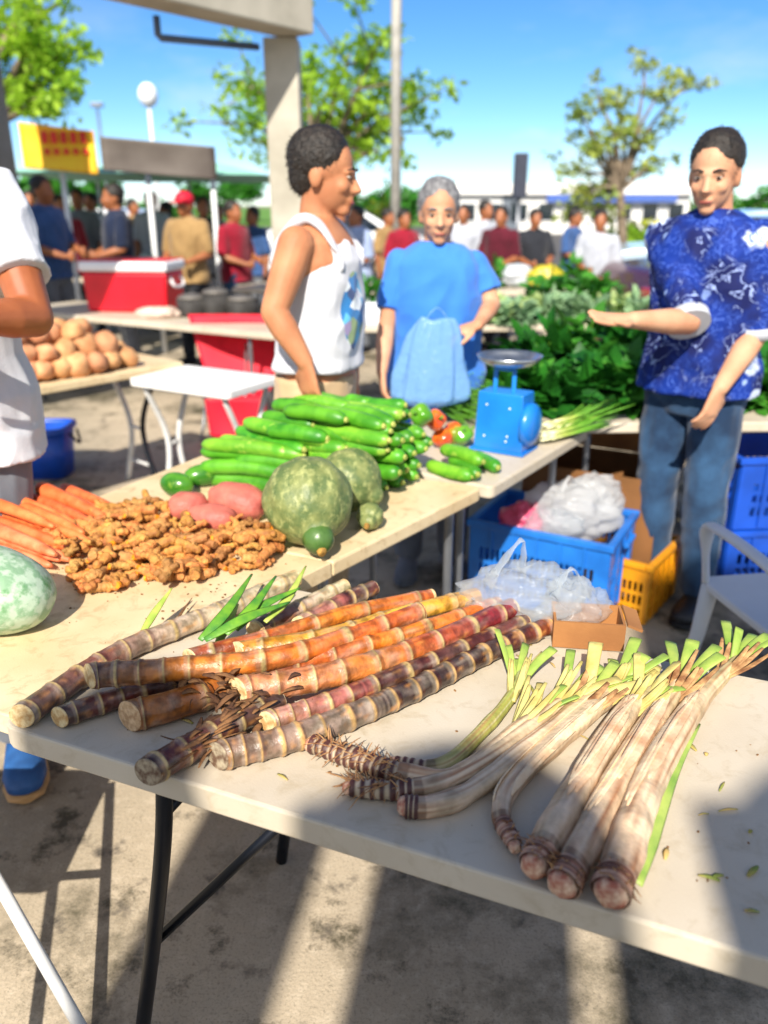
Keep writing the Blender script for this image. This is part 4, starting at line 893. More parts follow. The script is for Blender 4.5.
monobloc((1.27, 2.10, 0), R(8))
# folding stool at the lower left
t = thing('folding_stool', 'white metal folding stool at lower left whose slanting leg enters the photo', 'stool', (-.95, .95, 0))
def Vz(p, z): return Vector((p.x, p.y, z))
s1 = at(96, 1055, .0); s0 = at(-60, 780, .48)
for dy in (0, -.34):
    o = Vector((-.03, dy, 0)) if dy else Vector()
    MB().tube([Vz(s0, .48) + o, Vz(s1, .003) + o], .0125, 12).build('leg', white_metal, t); MB().tube([Vz(s0, .48) + o + Vector((-.34, -.02, 0)), Vector((s0.x - .5, s1.y, .003)) + o], .0125, 12).build('leg', white_metal, t)
m_ = Vz(s0, .48).lerp(Vz(s1, .003), .42)
MB().tube([m_, m_ + Vector((-.30, -.03, .0))], .010, 10).build('crossbar', white_metal, t)
MB().prism(rounded([(s0.x - .42, s0.y - .40), (s0.x - .01, s0.y - .40), (s0.x - .01, s0.y + .03), (s0.x - .42, s0.y + .03)], .05), .485, .51).build('seat', white_metal, t, bevel=.006)
# blue bin behind the man in white
p = at(42, 482, 0) + Vector((0, .15, 0))
t = thing('rubbish_bin', 'blue plastic tub behind the man in the white shirt', 'bin', p)
MB().loft([(p + Vector((0, 0, .002)), .12, .11, .5), (p + Vector((0, 0, .30)), .15, .14, .5), (p + Vector((0, 0, .30)), .14, .13, .5), (p + Vector((0, 0, .03)), .11, .10, .5)], 28).build('tub', navy_pl, t)
MB().loft([(p + Vector((0, 0, .285)), .165, .155, .5), (p + Vector((0, 0, .312)), .165, .155, .5), (p + Vector((0, 0, .313)), .139, .129, .5), (p + Vector((0, 0, .284)), .139, .129, .5)], 28, cap=False).build('rim', navy_pl, t)
MB().tube(spline([p + Vector((.17, -.06, .27)), p + Vector((.2, 0, .2)), p + Vector((.17, .06, .27))], 10), .008, 8).build('handle', dark_metal, t)
# red camp chair
red_cl = M('red_canvas', '#e01030', rough=.7, col2='#c00a26', scale=5, bump=.1, bscale=30)
c = at(236, 432, 0); c = Vector((c.x, c.y + .05, 0))
t = thing('camp_chair', 'red canvas camp chair with thin metal legs under the cooler table', 'chair', c)
def cloth(name, rows, m, th=.004, parent=None, disp=.012, n=14):
    """thick cloth sheet through 4 corners"""
    a, b, cc, d_ = [Vector(x) for x in rows]; nn = (b - a).cross(d_ - a).normalized(); mb = MB(); vs = []
    for s in (0, 1):
        for j in range(n + 1):
            for i in range(n + 1):
                u, v = i / n, j / n; p_ = a.lerp(b, u).lerp(d_.lerp(cc, u), v); sag = -math.sin(PI * u) * math.sin(PI * v) * disp * 3 + disp * noise.noise(p_ * 6)
                vs.append(p_ + nn * (sag + s * th))
    N1 = (n + 1) ** 2; f = []
    for j in range(n):
        for i in range(n):
            q = j * (n + 1) + i; f += [(q, q + n + 1, q + n + 2, q + 1), (N1 + q, N1 + q + 1, N1 + q + n + 2, N1 + q + n + 1)]
    bd = [i for i in range(n)] + [n + j * (n + 1) for j in range(n)] + [n * (n + 1) + i for i in range(n, 0, -1)] + [j * (n + 1) for j in range(n, 0, -1)]
    f += [(bd[k], bd[(k + 1) % len(bd)], bd[(k + 1) % len(bd)] + N1, bd[k] + N1) for k in range(len(bd))]
    return mb.add(vs, f).build(name, m, parent)
cloth('backrest', [c + Vector((-.20, .05, .36)), c + Vector((.28, .05, .34)), c + Vector((.30, .22, .80)), c + Vector((-.34, .22, .80))], red_cl, parent=t)
cloth('seat', [c + Vector((-.16, -.25, .30)), c + Vector((.26, -.25, .30)), c + Vector((.28, .05, .33)), c + Vector((-.18, .05, .33))], red_cl, parent=t)
cloth('front_panel', [c + Vector((-.14, -.26, .02)), c + Vector((.24, -.26, .02)), c + Vector((.26, -.252, .29)), c + Vector((-.16, -.252, .29))], red_cl, parent=t, disp=.006)
for x1, y1, x2, y2, z2 in ((-.2, -.28, -.2, .1, .36), (.28, -.28, .29, .1, .36), (-.22, .2, -.18, -.24, .34), (.3, .2, .27, -.24, .34), (.1, -.29, .1, .03, .62)):
    MB().tube([c + Vector((x1, y1, .003)), c + Vector((x2, y2, z2))], .010, 8).build('leg', grey_metal, t)
# ------------------------------------------------------------------ people
skin_a = M('warm_tan_skin', '#c08560', spec=.3, rough=.58, col2='#ae7250', scale=10, sss=.08, bump=.04, bscale=90)
skin_b = M('light_skin', '#cc9c7c', spec=.3, rough=.58, col2='#bf8868', scale=10, sss=.08, bump=.04, bscale=90)
skin_c = M('dark_tan_skin', '#a06440', rough=.5, col2='#8f5634', scale=10, sss=.06)
hair_b = M('black_hair', '#17130f', rough=.55, col2='#2a221b', scale=60, bump=.5, bscale=160)
hair_g = M('grey_hair', '#8a8a8c', rough=.6, col2='#5d5d60', scale=60, bump=.5, bscale=160)
eye_m = M('eye_white', '#b0a69a', rough=.2, var=.03); iris_m = M('dark_iris', '#1a100a', rough=.15); lip_m = M('lips', '#9a5244', rough=.45)
def chain(mb, pts, rads, seg=14, n=None):
    """smooth tapering limb with round ends"""
    n = n or 6 * (len(pts) - 1) + 1; Q = spline(pts, n); rr = [ramp([(i / (len(rads) - 1), (r,)) for i, r in enumerate(rads)], k / (n - 1))[0] for k in range(n)]
    mb.tube(Q, rr, seg); mb.ball(Q[0], rr[0], 12, 8); mb.ball(Q[-1], rr[-1], 12, 8)
def hand(mb, w, d, nrm, curl=.4, side=1, spread=.1, s=1.0, fist=0):
    """w wrist, d direction of the hand, nrm palm normal; side: +1/-1 puts the thumb on that side of d x nrm"""
    w = Vector(w); d = Vector(d).normalized(); n = Vector(nrm); n = (n - d * n.dot(d)).normalized(); a = d.cross(n) * side
    mb.tube([w - d * .01 * s, w + d * .03 * s, w + d * .065 * s, w + d * .092 * s], 1, 14, squash=[(.026 * s, .021 * s), (.036 * s, .017 * s), (.041 * s, .014 * s), (.038 * s, .011 * s)], up=n)
    mb.ball(w + d * .092 * s, (.012 * s,) * 3, 8, 6)
    for i, (off, L_) in enumerate(((.030, .068), (.010, .077), (-.011, .071), (-.031, .056))):
        p = w + d * .085 * s + a * off * s; dirv = (d + a * (off * spread * 12)).normalized(); pts = [p - d * .02 * s, p]; c_ = 0
        for f in (.42, .32, .26):
            c_ += curl * (1.0 if i else .8); dv = dirv * math.cos(c_) + n * math.sin(c_); p = p + dv * L_ * f * s; pts.append(p)
        chain(mb, pts, [.0095 * s, .0095 * s, .0088 * s, .0082 * s, .0068 * s], 10, 13)
    p = w + d * .022 * s + a * .026 * s; t1 = (d * .75 + a * .75 + n * .25).normalized(); t2 = (d * .95 + a * .25 + n * (.2 + curl * .4)).normalized()
    chain(mb, [p - a * .012 * s, p + t1 * .032 * s, p + t1 * .032 * s + t2 * .03 * s, p + t1 * .032 * s + t2 * .053 * s], [.014 * s, .0115 * s, .0098 * s, .008 * s], 10, 12)
def head(mb, c, s, pitch=0, yaw=0):
    """c: centre of the head between the ears; returns a function mapping head space to the body"""
    e = Euler((pitch, 0, yaw)).to_matrix(); c = Vector(c); f = lambda x, y, z: c + e @ Vector((x, y, z)) * s
    eu = Euler((pitch, 0, yaw)); r = lambda a, b, d: (a * s, b * s, d * s)
    mb.ball(f(0, .012, .028), r(.075, .094, .092), 28, 20, rot=eu); mb.ball(f(0, -.018, -.028), r(.061, .074, .088), 26, 18, rot=eu)
    mb.ball(f(0, -.066, -.096), r(.026, .024, .020), 14, 10, rot=eu); mb.ball(f(0, -.072, .012), r(.046, .022, .013), 16, 10, rot=eu)
    for sx_ in (-1, 1):
        mb.ball(f(sx_ * .072, .012, -.014), r(.010, .021, .032), 12, 10, rot=eu); mb.ball(f(sx_ * .034, -.062, -.03), r(.024, .024, .022), 12, 8, rot=eu)
    mb.tube([f(0, -.083, .008), f(0, -.094, -.012), f(0, -.108, -.034), f(0, -.088, -.044)], [.008 * s, .010 * s, .015 * s, .012 * s], 12)
    for sx_ in (-1, 1): mb.ball(f(sx_ * .012, -.092, -.038), r(.009, .010, .008), 8, 6)
    mb.ball(f(0, -.086, -.064), r(.024, .012, .007), 14, 8, rot=eu); mb.ball(f(0, -.084, -.076), r(.020, .012, .007), 14, 8, rot=eu)
    return f, eu
def cfold(amp, seed=0):
    """cloth: long creases running down and across, plus soft billows"""
    def f(p, n):
        q = Vector((p.x * 6 + p.z * 2.2 + seed, p.y * 6, p.z * 3.2 - p.x * 1.5)); r = noise.noise(q); r2 = noise.noise(Vector((p.x * 13 - p.z * 5, p.y * 13 + seed, p.z * 8)))
        return amp * (1.1 * noise.noise(q * .5 + Vector((3, 0, 0))) + .9 * (.35 - abs(r)) * 2 + .55 * (.3 - abs(r2)) * 2)
    return f
def fold(amp, sc, seed=0, st=(1, 1, 1)):
    return lambda p, n: amp * (noise.fractal(Vector((p.x * sc * st[0] + seed, p.y * sc * st[1], p.z * sc * st[2])), .8, 2.1, 3))
DEF = dict(sh=[(.185, .01, 1.40)] * 2)
def person(label, loc, yaw, h=1.70, skin=None, hair=hair_b, arms=None, lean=(0, 0), head_yaw=0, head_pitch=0, shirt=None, sleeve='short', shirt_hem=.84, pants=None, pants_len=.09, shoes=None, cap=None,
           vox=.006, legs=None, fat=1.0, hands=True, female=False, group=None, collar=None, sleeve_cuff=None, prop=None):
    """standing figure, local space: front is -Y, x>0 is the figure's left. arms = {'L': (elbow, wrist, handdir, palm), 'R': ...} in local metres"""
    s = h / 1.70; V = lambda x, y, z: Vector((x, y, z)) * s
    t = thing('person', label, 'person', loc, group, yaw=yaw); mb = MB()
    lx, ly = lean
    def ln(v):  # lean grows above the hips
        k = max(0, v.z / s - .95) / .6; return Vector((v.x + lx * k, v.y + ly * k, v.z))
    sw = .93 if female else 1.0
    tor = [(.80, .10, .085, .0), (.88, .165 * fat, .112 * fat, .005), (.95, .168 * fat, .118 * fat, .0), (1.04, .148 * fat, .108 * fat, -.005), (1.13, .15 * fat, .112 * fat, -.006), (1.24, .163 * fat, .118 * fat, -.004), (1.33, .172 * sw, .112, .0), (1.39, .172 * sw, .092, .006), (1.43, .13 * sw, .07, .010), (1.46, .075, .056, .012)]
    def rings(grow=0, zmin=0, zmax=9, extra=None):
        out = []
        for z, a, b, y in tor:
            if zmin - 1e-6 <= z <= zmax: out.append((ln(V(0, y, z)), (a + grow) * s, (b + grow) * s, .86))
        return out
    mb.loft(rings(), 28)
    nb = ln(V(0, .012, 1.42)); hc = ln(V(0, -.012, 1.585)) + Vector((0, 0, 0))
    chain(mb, [nb, ln(V(0, .012, 1.50)), hc + V(0, .012, -.03)], [.060 * s, .054 * s, .055 * s])
    hf, heu = head(mb, hc, s, head_pitch, head_yaw)
    arms = arms or {}
    A = {}
    for k, sg in (('L', 1), ('R', -1)):
        shp = ln(V(sg * .172 * sw, .008, 1.385)); dflt = (V(sg * .225, .02, 1.11), V(sg * .235, -.04, .86), (0, -.1, -1), (-sg, 0, 0))
        a = arms.get(k)
        el, wr, hd, pn = (Vector(a[0]), Vector(a[1]), a[2], a[3]) if a else dflt
        A[k] = (shp, el, wr)
        q = 1.0 if not female else .88
        chain(mb, [shp, shp.lerp(el, .5), el], [.056 * s * q, .050 * s * q, .041 * s * q]); chain(mb, [el, el.lerp(wr, .35), wr], [.041 * s * q, .042 * s * q, .027 * s * q])
        if hands: hand(mb, wr, hd, pn, curl=a[4] if a and len(a) > 4 else .35, side=(a[5] if a and len(a) > 5 else sg), s=s * .98)
        else: mb.ball(wr + Vector(hd).normalized() * .06 * s, (.035 * s, .03 * s, .06 * s), 10, 8)
    G = {}
    for k, sg in (('L', 1), ('R', -1)):
        lg = (legs or {}).get(k); hip = V(sg * .088, .0, .90); kn = Vector(lg[0]) if lg else V(sg * .10, -.015, .48); an = Vector(lg[1]) if lg else V(sg * .105, .025, .085); td = Vector(lg[2]).normalized() if lg else Vector((sg * .18, -1, 0)).normalized()
        G[k] = (hip, kn, an, td)
        chain(mb, [hip, hip.lerp(kn, .5), kn], [.088 * s, .075 * s, .055 * s]); chain(mb, [kn, kn.lerp(an, .33), an], [.055 * s, .056 * s, .036 * s])
        toe = Vector((an.x, an.y, .032 * s)) + td * .17 * s; heel = Vector((an.x, an.y, .036 * s)) - td * .045 * s
        mb.tube([heel - td * .012 * s, heel, heel.lerp(toe, .5), toe - td * .03 * s, toe + td * .01 * s], 1, 14, squash=[(.02 * s, .018 * s), (.032 * s, .034 * s), (.038 * s, .034 * s), (.042 * s, .022 * s), (.028 * s, .013 * s)], up=(0, 0, 1))
        chain(mb, [an, Vector((an.x, an.y, .05 * s))], [.036 * s, .036 * s], n=4)
    mb.build('body', skin or skin_a, t, local=True, voxel=vox, smooth_it=2)
    # eyes, brows, lips
    if vox < .008:
        for sx_ in (-1, 1):
            q = MB(); q.ball(hf(sx_ * .031, -.080, .000), (.0105 * s, .007 * s, .0046 * s), 12, 8, rot=heu); e = q.build('eye', eye_m, t, local=True)
            q = MB(); q.ball(hf(sx_ * .031, -.0862, .000), (.0052 * s, .0028 * s, .0052 * s), 10, 6, rot=heu); q.build('iris', iris_m, e, local=True)
            q = MB(); q.tube([hf(sx_ * .014, -.093, .020), hf(sx_ * .032, -.092, .025), hf(sx_ * .052, -.078, .019)], [.003 * s, .0042 * s, .002 * s], 8); q.build('eyebrow', hair, t, local=True)
        q = MB(); q.ball(hf(0, -.094, -.0705), (.021 * s, .006 * s, .0062 * s), 12, 6, rot=heu); q.build('lips', lip_m, t, local=True)
    if hair:
        q = MB(); q.ball(hf(0, .026, .044), (.083 * s, .098 * s, .092 * s), 30, 20, rot=heu); q.ball(hf(0, .055, -.01), (.066 * s, .058 * s, .065 * s), 20, 12, rot=heu)
        if female: q.ball(hf(0, .03, .01), (.084 * s, .075 * s, .08 * s), 20, 12, rot=heu)
        ho = q.build('hair', hair, t, local=True, voxel=max(.005, vox * .8), smooth_it=1, disp=fold(.004, 28, 3))
        if vox < .008:   # short strands break up the outline
            me = ho.data; rh = random.Random(int(h * 1000)); vs = []; fs = []
            for v in rh.sample(list(me.vertices), min(len(me.vertices), 2600)):
                nn = v.normal; dv = (nn * rh.uniform(.35, .9) + Vector((rh.gauss(0, .5), .5 + rh.gauss(0, .4), -.55 + rh.gauss(0, .35)))).normalized() * rh.uniform(.007, .016)
                a = dv.cross(nn); a = a.normalized() * .0012 if a.length > 1e-6 else Vector((.0012, 0, 0)); p = v.co - nn * .002; k = len(vs); vs += [p - a, p + a, p + dv + nn * .002]; fs.append((k, k + 1, k + 2))
            bm = bmesh.new(); bm.from_mesh(me); bv = [bm.verts.new(x) for x in vs]
            for f_ in fs: bm.faces.new([bv[i] for i in f_])
            bm.to_mesh(me); bm.free()
    if cap:
        q = MB(); q.ball(hf(0, .010, .045), (.092 * s, .108 * s, .082 * s), 26, 16, rot=heu); q.tube([hf(0, -.06, .035), hf(0, -.17, .02)], 1, 14, squash=[(.075 * s, .006), (.06 * s, .005)], up=(0, 0, 1)); q.build('cap', cap, t, local=True)
    # shirt
    if shirt:
        q = MB(); g = .017 if sleeve != 'tank' else .011
        rg_ = []
        for z, a, b, y in tor:
            if z < shirt_hem + .03: continue
            if sleeve == 'tank' and z > 1.395: continue
            if z > 1.445: continue
            gg = g + (.012 if z < 1.2 else 0); rg_.append((ln(V(0, y, z)), (a + gg) * s * ({1.24: .97, 1.33: .84, 1.39: .70}.get(z, 1) if sleeve == 'tank' else 1), (b + gg) * s, .86))
        z0, a0, b0, y0 = shirt_hem, max(.168 * fat, .165), .122 * fat, 0
        hg = .032 if sleeve != 'tank' else .018; rg_ = [(ln(V(0, -.002, z0)), (a0 + hg) * s, (b0 + hg) * s, .86)] + rg_
        if sleeve != 'tank': rg_.append((ln(V(0, .012, 1.468)), .068 * s, .066 * s, 1))
        q.loft(rg_, 32)
        if sleeve == 'tank':
            for sx_ in (-1, 1):
                q.tube(spline([ln(V(sx_ * .088, -.094, 1.31)), ln(V(sx_ * .096, -.078, 1.39)), ln(V(sx_ * .098, .0, 1.458)), ln(V(sx_ * .098, .080, 1.40)), ln(V(sx_ * .095, .105, 1.32))], 22), 1, 12, squash=[(.028 * s, .0075 * s)] * 22, up=(0, 0, 1))
                pass
        for k in A:
            if sleeve in ('short', 'half', 'long', 'elbow'):
                shp, el, wr = A[k]; q1 = .88 if female else 1
                if sleeve == 'short': e = shp.lerp(el, .68); chain_pts = [shp, shp.lerp(e, .5), e]; rr = [.060, .066, .068]
                elif sleeve == 'cap': pass
                else: e = shp.lerp(el, .98); chain_pts = [shp, shp.lerp(e, .5), e]; rr = [.060, .066, .066]
                Q = spline(chain_pts, 12); q.ball(shp, .060 * s * q1, 14, 10); q.tube(Q, [ramp([(0, (rr[0],)), (.5, (rr[1],)), (1, (rr[2],))], i / 11)[0] * s * q1 for i in range(12)], 16)
                if sleeve == 'long': chain(q, [el, el.lerp(wr, .5), el.lerp(wr, .96)], [.057 * s, .053 * s, .04 * s])
                if sleeve_cuff:
                    d_ = (e - shp).normalized(); MB().tube([e - d_ * .015, e + d_ * .022], [rr[2] * s * 1.06] * 2, 20).build('sleeve_cuff', sleeve_cuff, t, local=True)
        ob = q.build('shirt', shirt, t, local=True, voxel=max(vox, .0065), smooth_it=3, disp=cfold(.011, loc[0] * 7))
    if pants:
        q = MB(); q.loft([(V(0, 0, .79), .13 * s, .10 * s, .86), (V(0, .004, .88), (.165 * fat + .012) * s, (.112 * fat + .014) * s, .86), (V(0, 0, .97), (.166 * fat + .010) * s, (.116 * fat + .010) * s, .86)], 28)
        for k in G:
            hip, kn, an, td = G[k]; e = an if pants_len < .2 else kn.lerp(an, max(0, (.48 - pants_len) / .4))
            chain(q, [hip, hip.lerp(kn, .5), kn], [.098 * s, .090 * s, .074 * s])
            if pants_len < .45: q.tube(spline([kn, kn.lerp(e, .5), e - Vector((0, 0, .0)) * s], 10), [.074 * s - i * .0012 * s for i in range(10)], 16)
        q.build('trousers', pants, t, local=True, voxel=max(vox, .007), smooth_it=3, disp=cfold(.009, 4))
    if shoes:
        for k in G:
            hip, kn, an, td = G[k]; q = MB(); toe = Vector((an.x, an.y, .040 * s)) + td * .175 * s; heel = Vector((an.x, an.y, .045 * s)) - td * .055 * s
            q.tube([heel - td * .016 * s, heel, heel.lerp(toe, .45), toe - td * .035 * s, toe + td * .015 * s, toe + td * .03 * s], 1, 18, squash=[(.026 * s, .034 * s), (.041 * s, .042 * s), (.046 * s, .046 * s), (.052 * s, .034 * s), (.040 * s, .024 * s), (.014 * s, .010 * s)], up=(0, 0, 1)); q.build('shoe', shoes[0], t, local=True)
            q = MB(); q.tube([heel - td * .02 * s, heel, heel.lerp(toe, .45), toe - td * .03 * s, toe + td * .02 * s, toe + td * .034 * s], 1, 18, squash=[(.03 * s, .011 * s), (.044 * s, .012 * s), (.049 * s, .012 * s), (.055 * s, .012 * s), (.042 * s, .011 * s), (.016 * s, .008 * s)], up=(0, 0, 1))
            for v in q.v: v.z += -.026 * s
            for v in q.v: v.z = max(v.z, .002)
            q.build('sole', shoes[1], t, local=True)
    return t
def loc_of(t): return Matrix.Translation(t[0]) @ Matrix.Rotation(t[1], 4, 'Z')
def L2(loc, yaw, w): return (Matrix.Translation(Vector(loc)) @ Matrix.Rotation(yaw, 4, 'Z')).inverted() @ Vector(w)
def D2(yaw, d): return Matrix.Rotation(-yaw, 3, 'Z') @ Vector(d)
def fabric(name, c1, c2=None, sc=5, bump=.12, bs=180, rough=.85): return M(name, c1, rough=rough, col2=c2, scale=sc, bump=bump, bscale=bs, var=.12, sheen=.2, spec=.2)
white_cl = fabric('white_cotton', '#d2d3d8', '#c4c6cd'); khaki = fabric('khaki_cotton', '#c9b08c', '#b89c78'); blue_cl = fabric('cornflower_cotton', '#3f7fd8', '#3574cc'); grey_cl = fabric('grey_cotton', '#6d7178', '#5c6068')
denim = fabric('faded_denim', '#35587c', '#1a2f4a', 7)
# print on the vest: an oval picture in blue, white and sand on the chest
vest = fabric('white_vest', '#cfcfd6', '#c0c2c9')
def add_print(m, cx, cz, rx, rz):
    nt = m.node_tree; N = nt.nodes; L = nt.links; b = N['Principled BSDF']; src = b.inputs['Base Color'].links[0].from_socket; tc = [n for n in N if n.type == 'TEX_COORD'][0]
    sp = N.new('ShaderNodeSeparateXYZ'); L.new(tc.outputs['Object'], sp.inputs[0])
    def ma(op, a, b_=None):
        n = N.new('ShaderNodeMath'); n.operation = op
        for i, v in enumerate((a, b_)):
            if v is None: continue
            if isinstance(v, (int, float)): n.inputs[i].default_value = v
            else: L.new(v, n.inputs[i])
        return n.outputs[0]
    ex = ma('POWER', ma('ABSOLUTE', ma('DIVIDE', ma('SUBTRACT', sp.outputs[0], cx), rx)), 2.0); ez = ma('POWER', ma('ABSOLUTE', ma('DIVIDE', ma('SUBTRACT', sp.outputs[2], cz), rz)), 2.0)
    ins = ma('MULTIPLY', ma('LESS_THAN', ma('ADD', ex, ez), 1.0), ma('LESS_THAN', sp.outputs[1], -.02))
    vo = N.new('ShaderNodeTexVoronoi'); vo.inputs['Scale'].default_value = 26; L.new(tc.outputs['Object'], vo.inputs['Vector'])
    sc_ = N.new('ShaderNodeSeparateColor'); L.new(vo.outputs['Color'], sc_.inputs[0]); cr = N.new('ShaderNodeValToRGB'); cr.color_ramp.interpolation = 'CONSTANT'
    els = cr.color_ramp.elements; els[0].color = (.03, .2, .5, 1); els[1].position = .3; els[1].color = (.75, .8, .85, 1)
    for p_, c_ in ((.5, (.12, .45, .7, 1)), (.68, (.25, .35, .18, 1)), (.8, (.35, .28, .5, 1)), (.9, (.05, .08, .2, 1))): e = els.new(p_); e.color = c_
    L.new(sc_.outputs[0], cr.inputs[0]); mx = N.new('ShaderNodeMix'); mx.data_type = 'RGBA'; L.new(ins, mx.inputs[0]); L.new(src, mx.inputs[6]); L.new(cr.outputs[0], mx.inputs[7]); L.new(mx.outputs[2], b.inputs['Base Color'])
add_print(vest, -.035, 1.22, .070, .125)
# blue shirt with pale and yellow flowers
def floral():
    m = bpy.data.materials.new('blue_floral_shirt'); m.use_nodes = True; nt = m.node_tree; N = nt.nodes; L = nt.links; b = N['Principled BSDF']; tc = N.new('ShaderNodeTexCoord')
    dn = N.new('ShaderNodeTexNoise'); dn.inputs['Scale'].default_value = 14; dn.inputs['Detail'].default_value = 4; L.new(tc.outputs['Object'], dn.inputs['Vector'])
    wv = N.new('ShaderNodeVectorMath'); wv.operation = 'MULTIPLY_ADD'; wv.inputs[1].default_value = (.09, .09, .09); L.new(dn.outputs['Color'], wv.inputs[0]); L.new(tc.outputs['Object'], wv.inputs[2])
    def vor(sc, off):
        v = N.new('ShaderNodeTexVoronoi'); v.inputs['Scale'].default_value = sc; mp = N.new('ShaderNodeMapping'); mp.inputs['Location'].default_value = off; L.new(wv.outputs[0], mp.inputs[0]); L.new(mp.outputs[0], v.inputs['Vector']); return v
    def rampf(s, lo, hi, inv=False):
        r = N.new('ShaderNodeMapRange'); r.inputs[1].default_value = lo; r.inputs[2].default_value = hi
        if inv: r.inputs[3].default_value, r.inputs[4].default_value = 1, 0
        L.new(s, r.inputs[0]); return r.outputs[0]
    def mul(a, c):
        n = N.new('ShaderNodeMath'); n.operation = 'MULTIPLY'; L.new(a, n.inputs[0]); L.new(c, n.inputs[1]); return n.outputs[0]
    def mix(f, a, c):
        x = N.new('ShaderNodeMix'); x.data_type = 'RGBA'; L.new(f, x.inputs[0])
        for s, v in ((6, a), (7, c)):
            if isinstance(v, tuple): x.inputs[s].default_value = (*v, 1)
            else: L.new(v, x.inputs[s])
        return x.outputs[2]
    n1 = N.new('ShaderNodeTexNoise'); n1.inputs['Scale'].default_value = 9; n1.inputs['Detail'].default_value = 6; L.new(tc.outputs['Object'], n1.inputs['Vector'])
    c = mix(rampf(n1.outputs[0], .4, .62), H('#0f3088'), H('#161e54'))
    v1 = vor(7, (0, 0, 0)); s1 = N.new('ShaderNodeSeparateColor'); L.new(v1.outputs['Color'], s1.inputs[0])
    c = mix(mul(rampf(v1.outputs['Distance'], .30, .36, True), rampf(s1.outputs[0], .60, .62)), c, H('#b8c4d8'))
    c = mix(mul(rampf(v1.outputs['Distance'], .20, .25, True), rampf(s1.outputs[1], .5, .52)), c, H('#c8bf62'))
    v2 = vor(16, (3, 1, 2)); s2 = N.new('ShaderNodeSeparateColor'); L.new(v2.outputs['Color'], s2.inputs[0])
    def line(sc, det, w):
        n_ = N.new('ShaderNodeTexNoise'); n_.inputs['Scale'].default_value = sc; n_.inputs['Detail'].default_value = det; n_.inputs['Distortion'].default_value = 1.2; L.new(tc.outputs['Object'], n_.inputs['Vector'])
        s_ = N.new('ShaderNodeMath'); s_.operation = 'SUBTRACT'; s_.inputs[1].default_value = .5; L.new(n_.outputs[0], s_.inputs[0]); a_ = N.new('ShaderNodeMath'); a_.operation = 'ABSOLUTE'; L.new(s_.outputs[0], a_.inputs[0]); return rampf(a_.outputs[0], w * .4, w, True)
    c = mix(mul(line(13, 3, .018), rampf(n1.outputs[0], .48, .62)), c, H('#9fb2e6')); c = mix(mul(line(24, 2, .03), rampf(n1.outputs[0], .54, .44)), c, H('#3f5cb4'))
    c = mix(mul(rampf(v2.outputs['Distance'], .22, .28, True), rampf(s2.outputs[0], .68, .70)), c, H('#8fa8d8'))
    L.new(c, b.inputs['Base Color']); b.inputs['Roughness'].default_value = .75; b.inputs['Specular IOR Level'].default_value = .25; return m
flor = floral()
# man in the white vest
tl, ty = dep(306, 300, 2.72), R(72); tl = Vector((tl.x + .03, 2.76, 0))
hw = dep(305, 362, 2.47); he = dep(274, 312, 2.50)
person('man in a white printed vest seen side-on, hand on the cucumber heap', tl, ty, h=1.755, skin=skin_a, shirt=vest, sleeve='tank', shirt_hem=1.0, pants=khaki, shoes=(grey_cl, white_cl), lean=(0, -.03), head_yaw=R(10), head_pitch=R(8), fat=.98,
       arms={'R': (L2(tl, ty, he), L2(tl, ty, hw), D2(ty, (.15, -.1, -1)), D2(ty, (.6, .7, 0)), .35, -1), 'L': (L2(tl, ty, dep(345, 330, 2.95)), L2(tl, ty, dep(352, 380, 2.85)), D2(ty, (.1, -.3, -1)), D2(ty, (-.6, -.4, 0)))})
# woman in the blue tunic
wl, wy = Vector((dep(437, 300, 3.25).x, 3.28, 0)), R(4)
person('grey haired woman in a blue tunic facing the camera behind the onions', wl, wy, h=1.625, skin=skin_b, hair=hair_g, shirt=blue_cl, sleeve='short', shirt_hem=.70, pants=grey_cl, shoes=(grey_cl, grey_cl), female=True, fat=1.08, head_yaw=R(-4), head_pitch=R(5),
       arms={'L': (L2(wl, wy, dep(492, 305, 3.26)), L2(wl, wy, dep(478, 325, 3.06)), D2(wy, (-.9, -.15, -.25)), D2(wy, (-.1, .2, -1)), .55, 1), 'R': (L2(wl, wy, dep(386, 330, 3.22)), L2(wl, wy, dep(382, 372, 3.08)), D2(wy, (.1, -.2, -1)), D2(wy, (.9, .1, 0)), .5, -1)})
mb = MB(); bc = dep(428, 362, 3.02)
def bagfn(d): return (1 + .10 * noise.fractal(d * 2.4, .7, 2.2, 4)) * (1 + .12 * -d.z) * (1 - .35 * max(0, d.z) ** 2)
rr_ = []; nz_ = 34; sg_ = 64
for i in range(nz_):
    u = i / (nz_ - 1); w = .145 * (1 - .62 * u ** 2.2) * (1 - .75 * max(0, (.10 - u) / .10) ** 2); dpt = .062 * (1 - .6 * u) * (1 - .8 * max(0, (.10 - u) / .10) ** 2); rr_.append((bc + Vector((.030 * u, 0, -.17 + .33 * u)), w, dpt))
mb.loft(rr_, sg_)
for i in range(len(mb.v)):
    ii, k = divmod(i, sg_); th = 2 * PI * k / sg_; u = ii / (nz_ - 1); c_ = Vector(rr_[ii][0]); pl = noise.noise(Vector((math.cos(th) * 2.6, math.sin(th) * 2.6, u * 1.3))) * .30 + noise.noise(Vector((math.cos(th) * 6, math.sin(th) * 6, u * 2.6 + 4))) * .17 * (.4 + u)
    mb.v[i] = c_ + (mb.v[i] - c_) * (1 + pl) + Vector((0, 0, .02 * noise.noise(Vector((th, u * 3, 2)))))
handle_loop(mb, bc + Vector((-.02, 0, .14)), bc + Vector((.08, 0, .14)), .06, .014)
tag(mb.build('plastic_bag', blue_b), 'pale blue plastic bag held in front of the woman in the blue tunic', 'plastic bag', 'plastic bags')
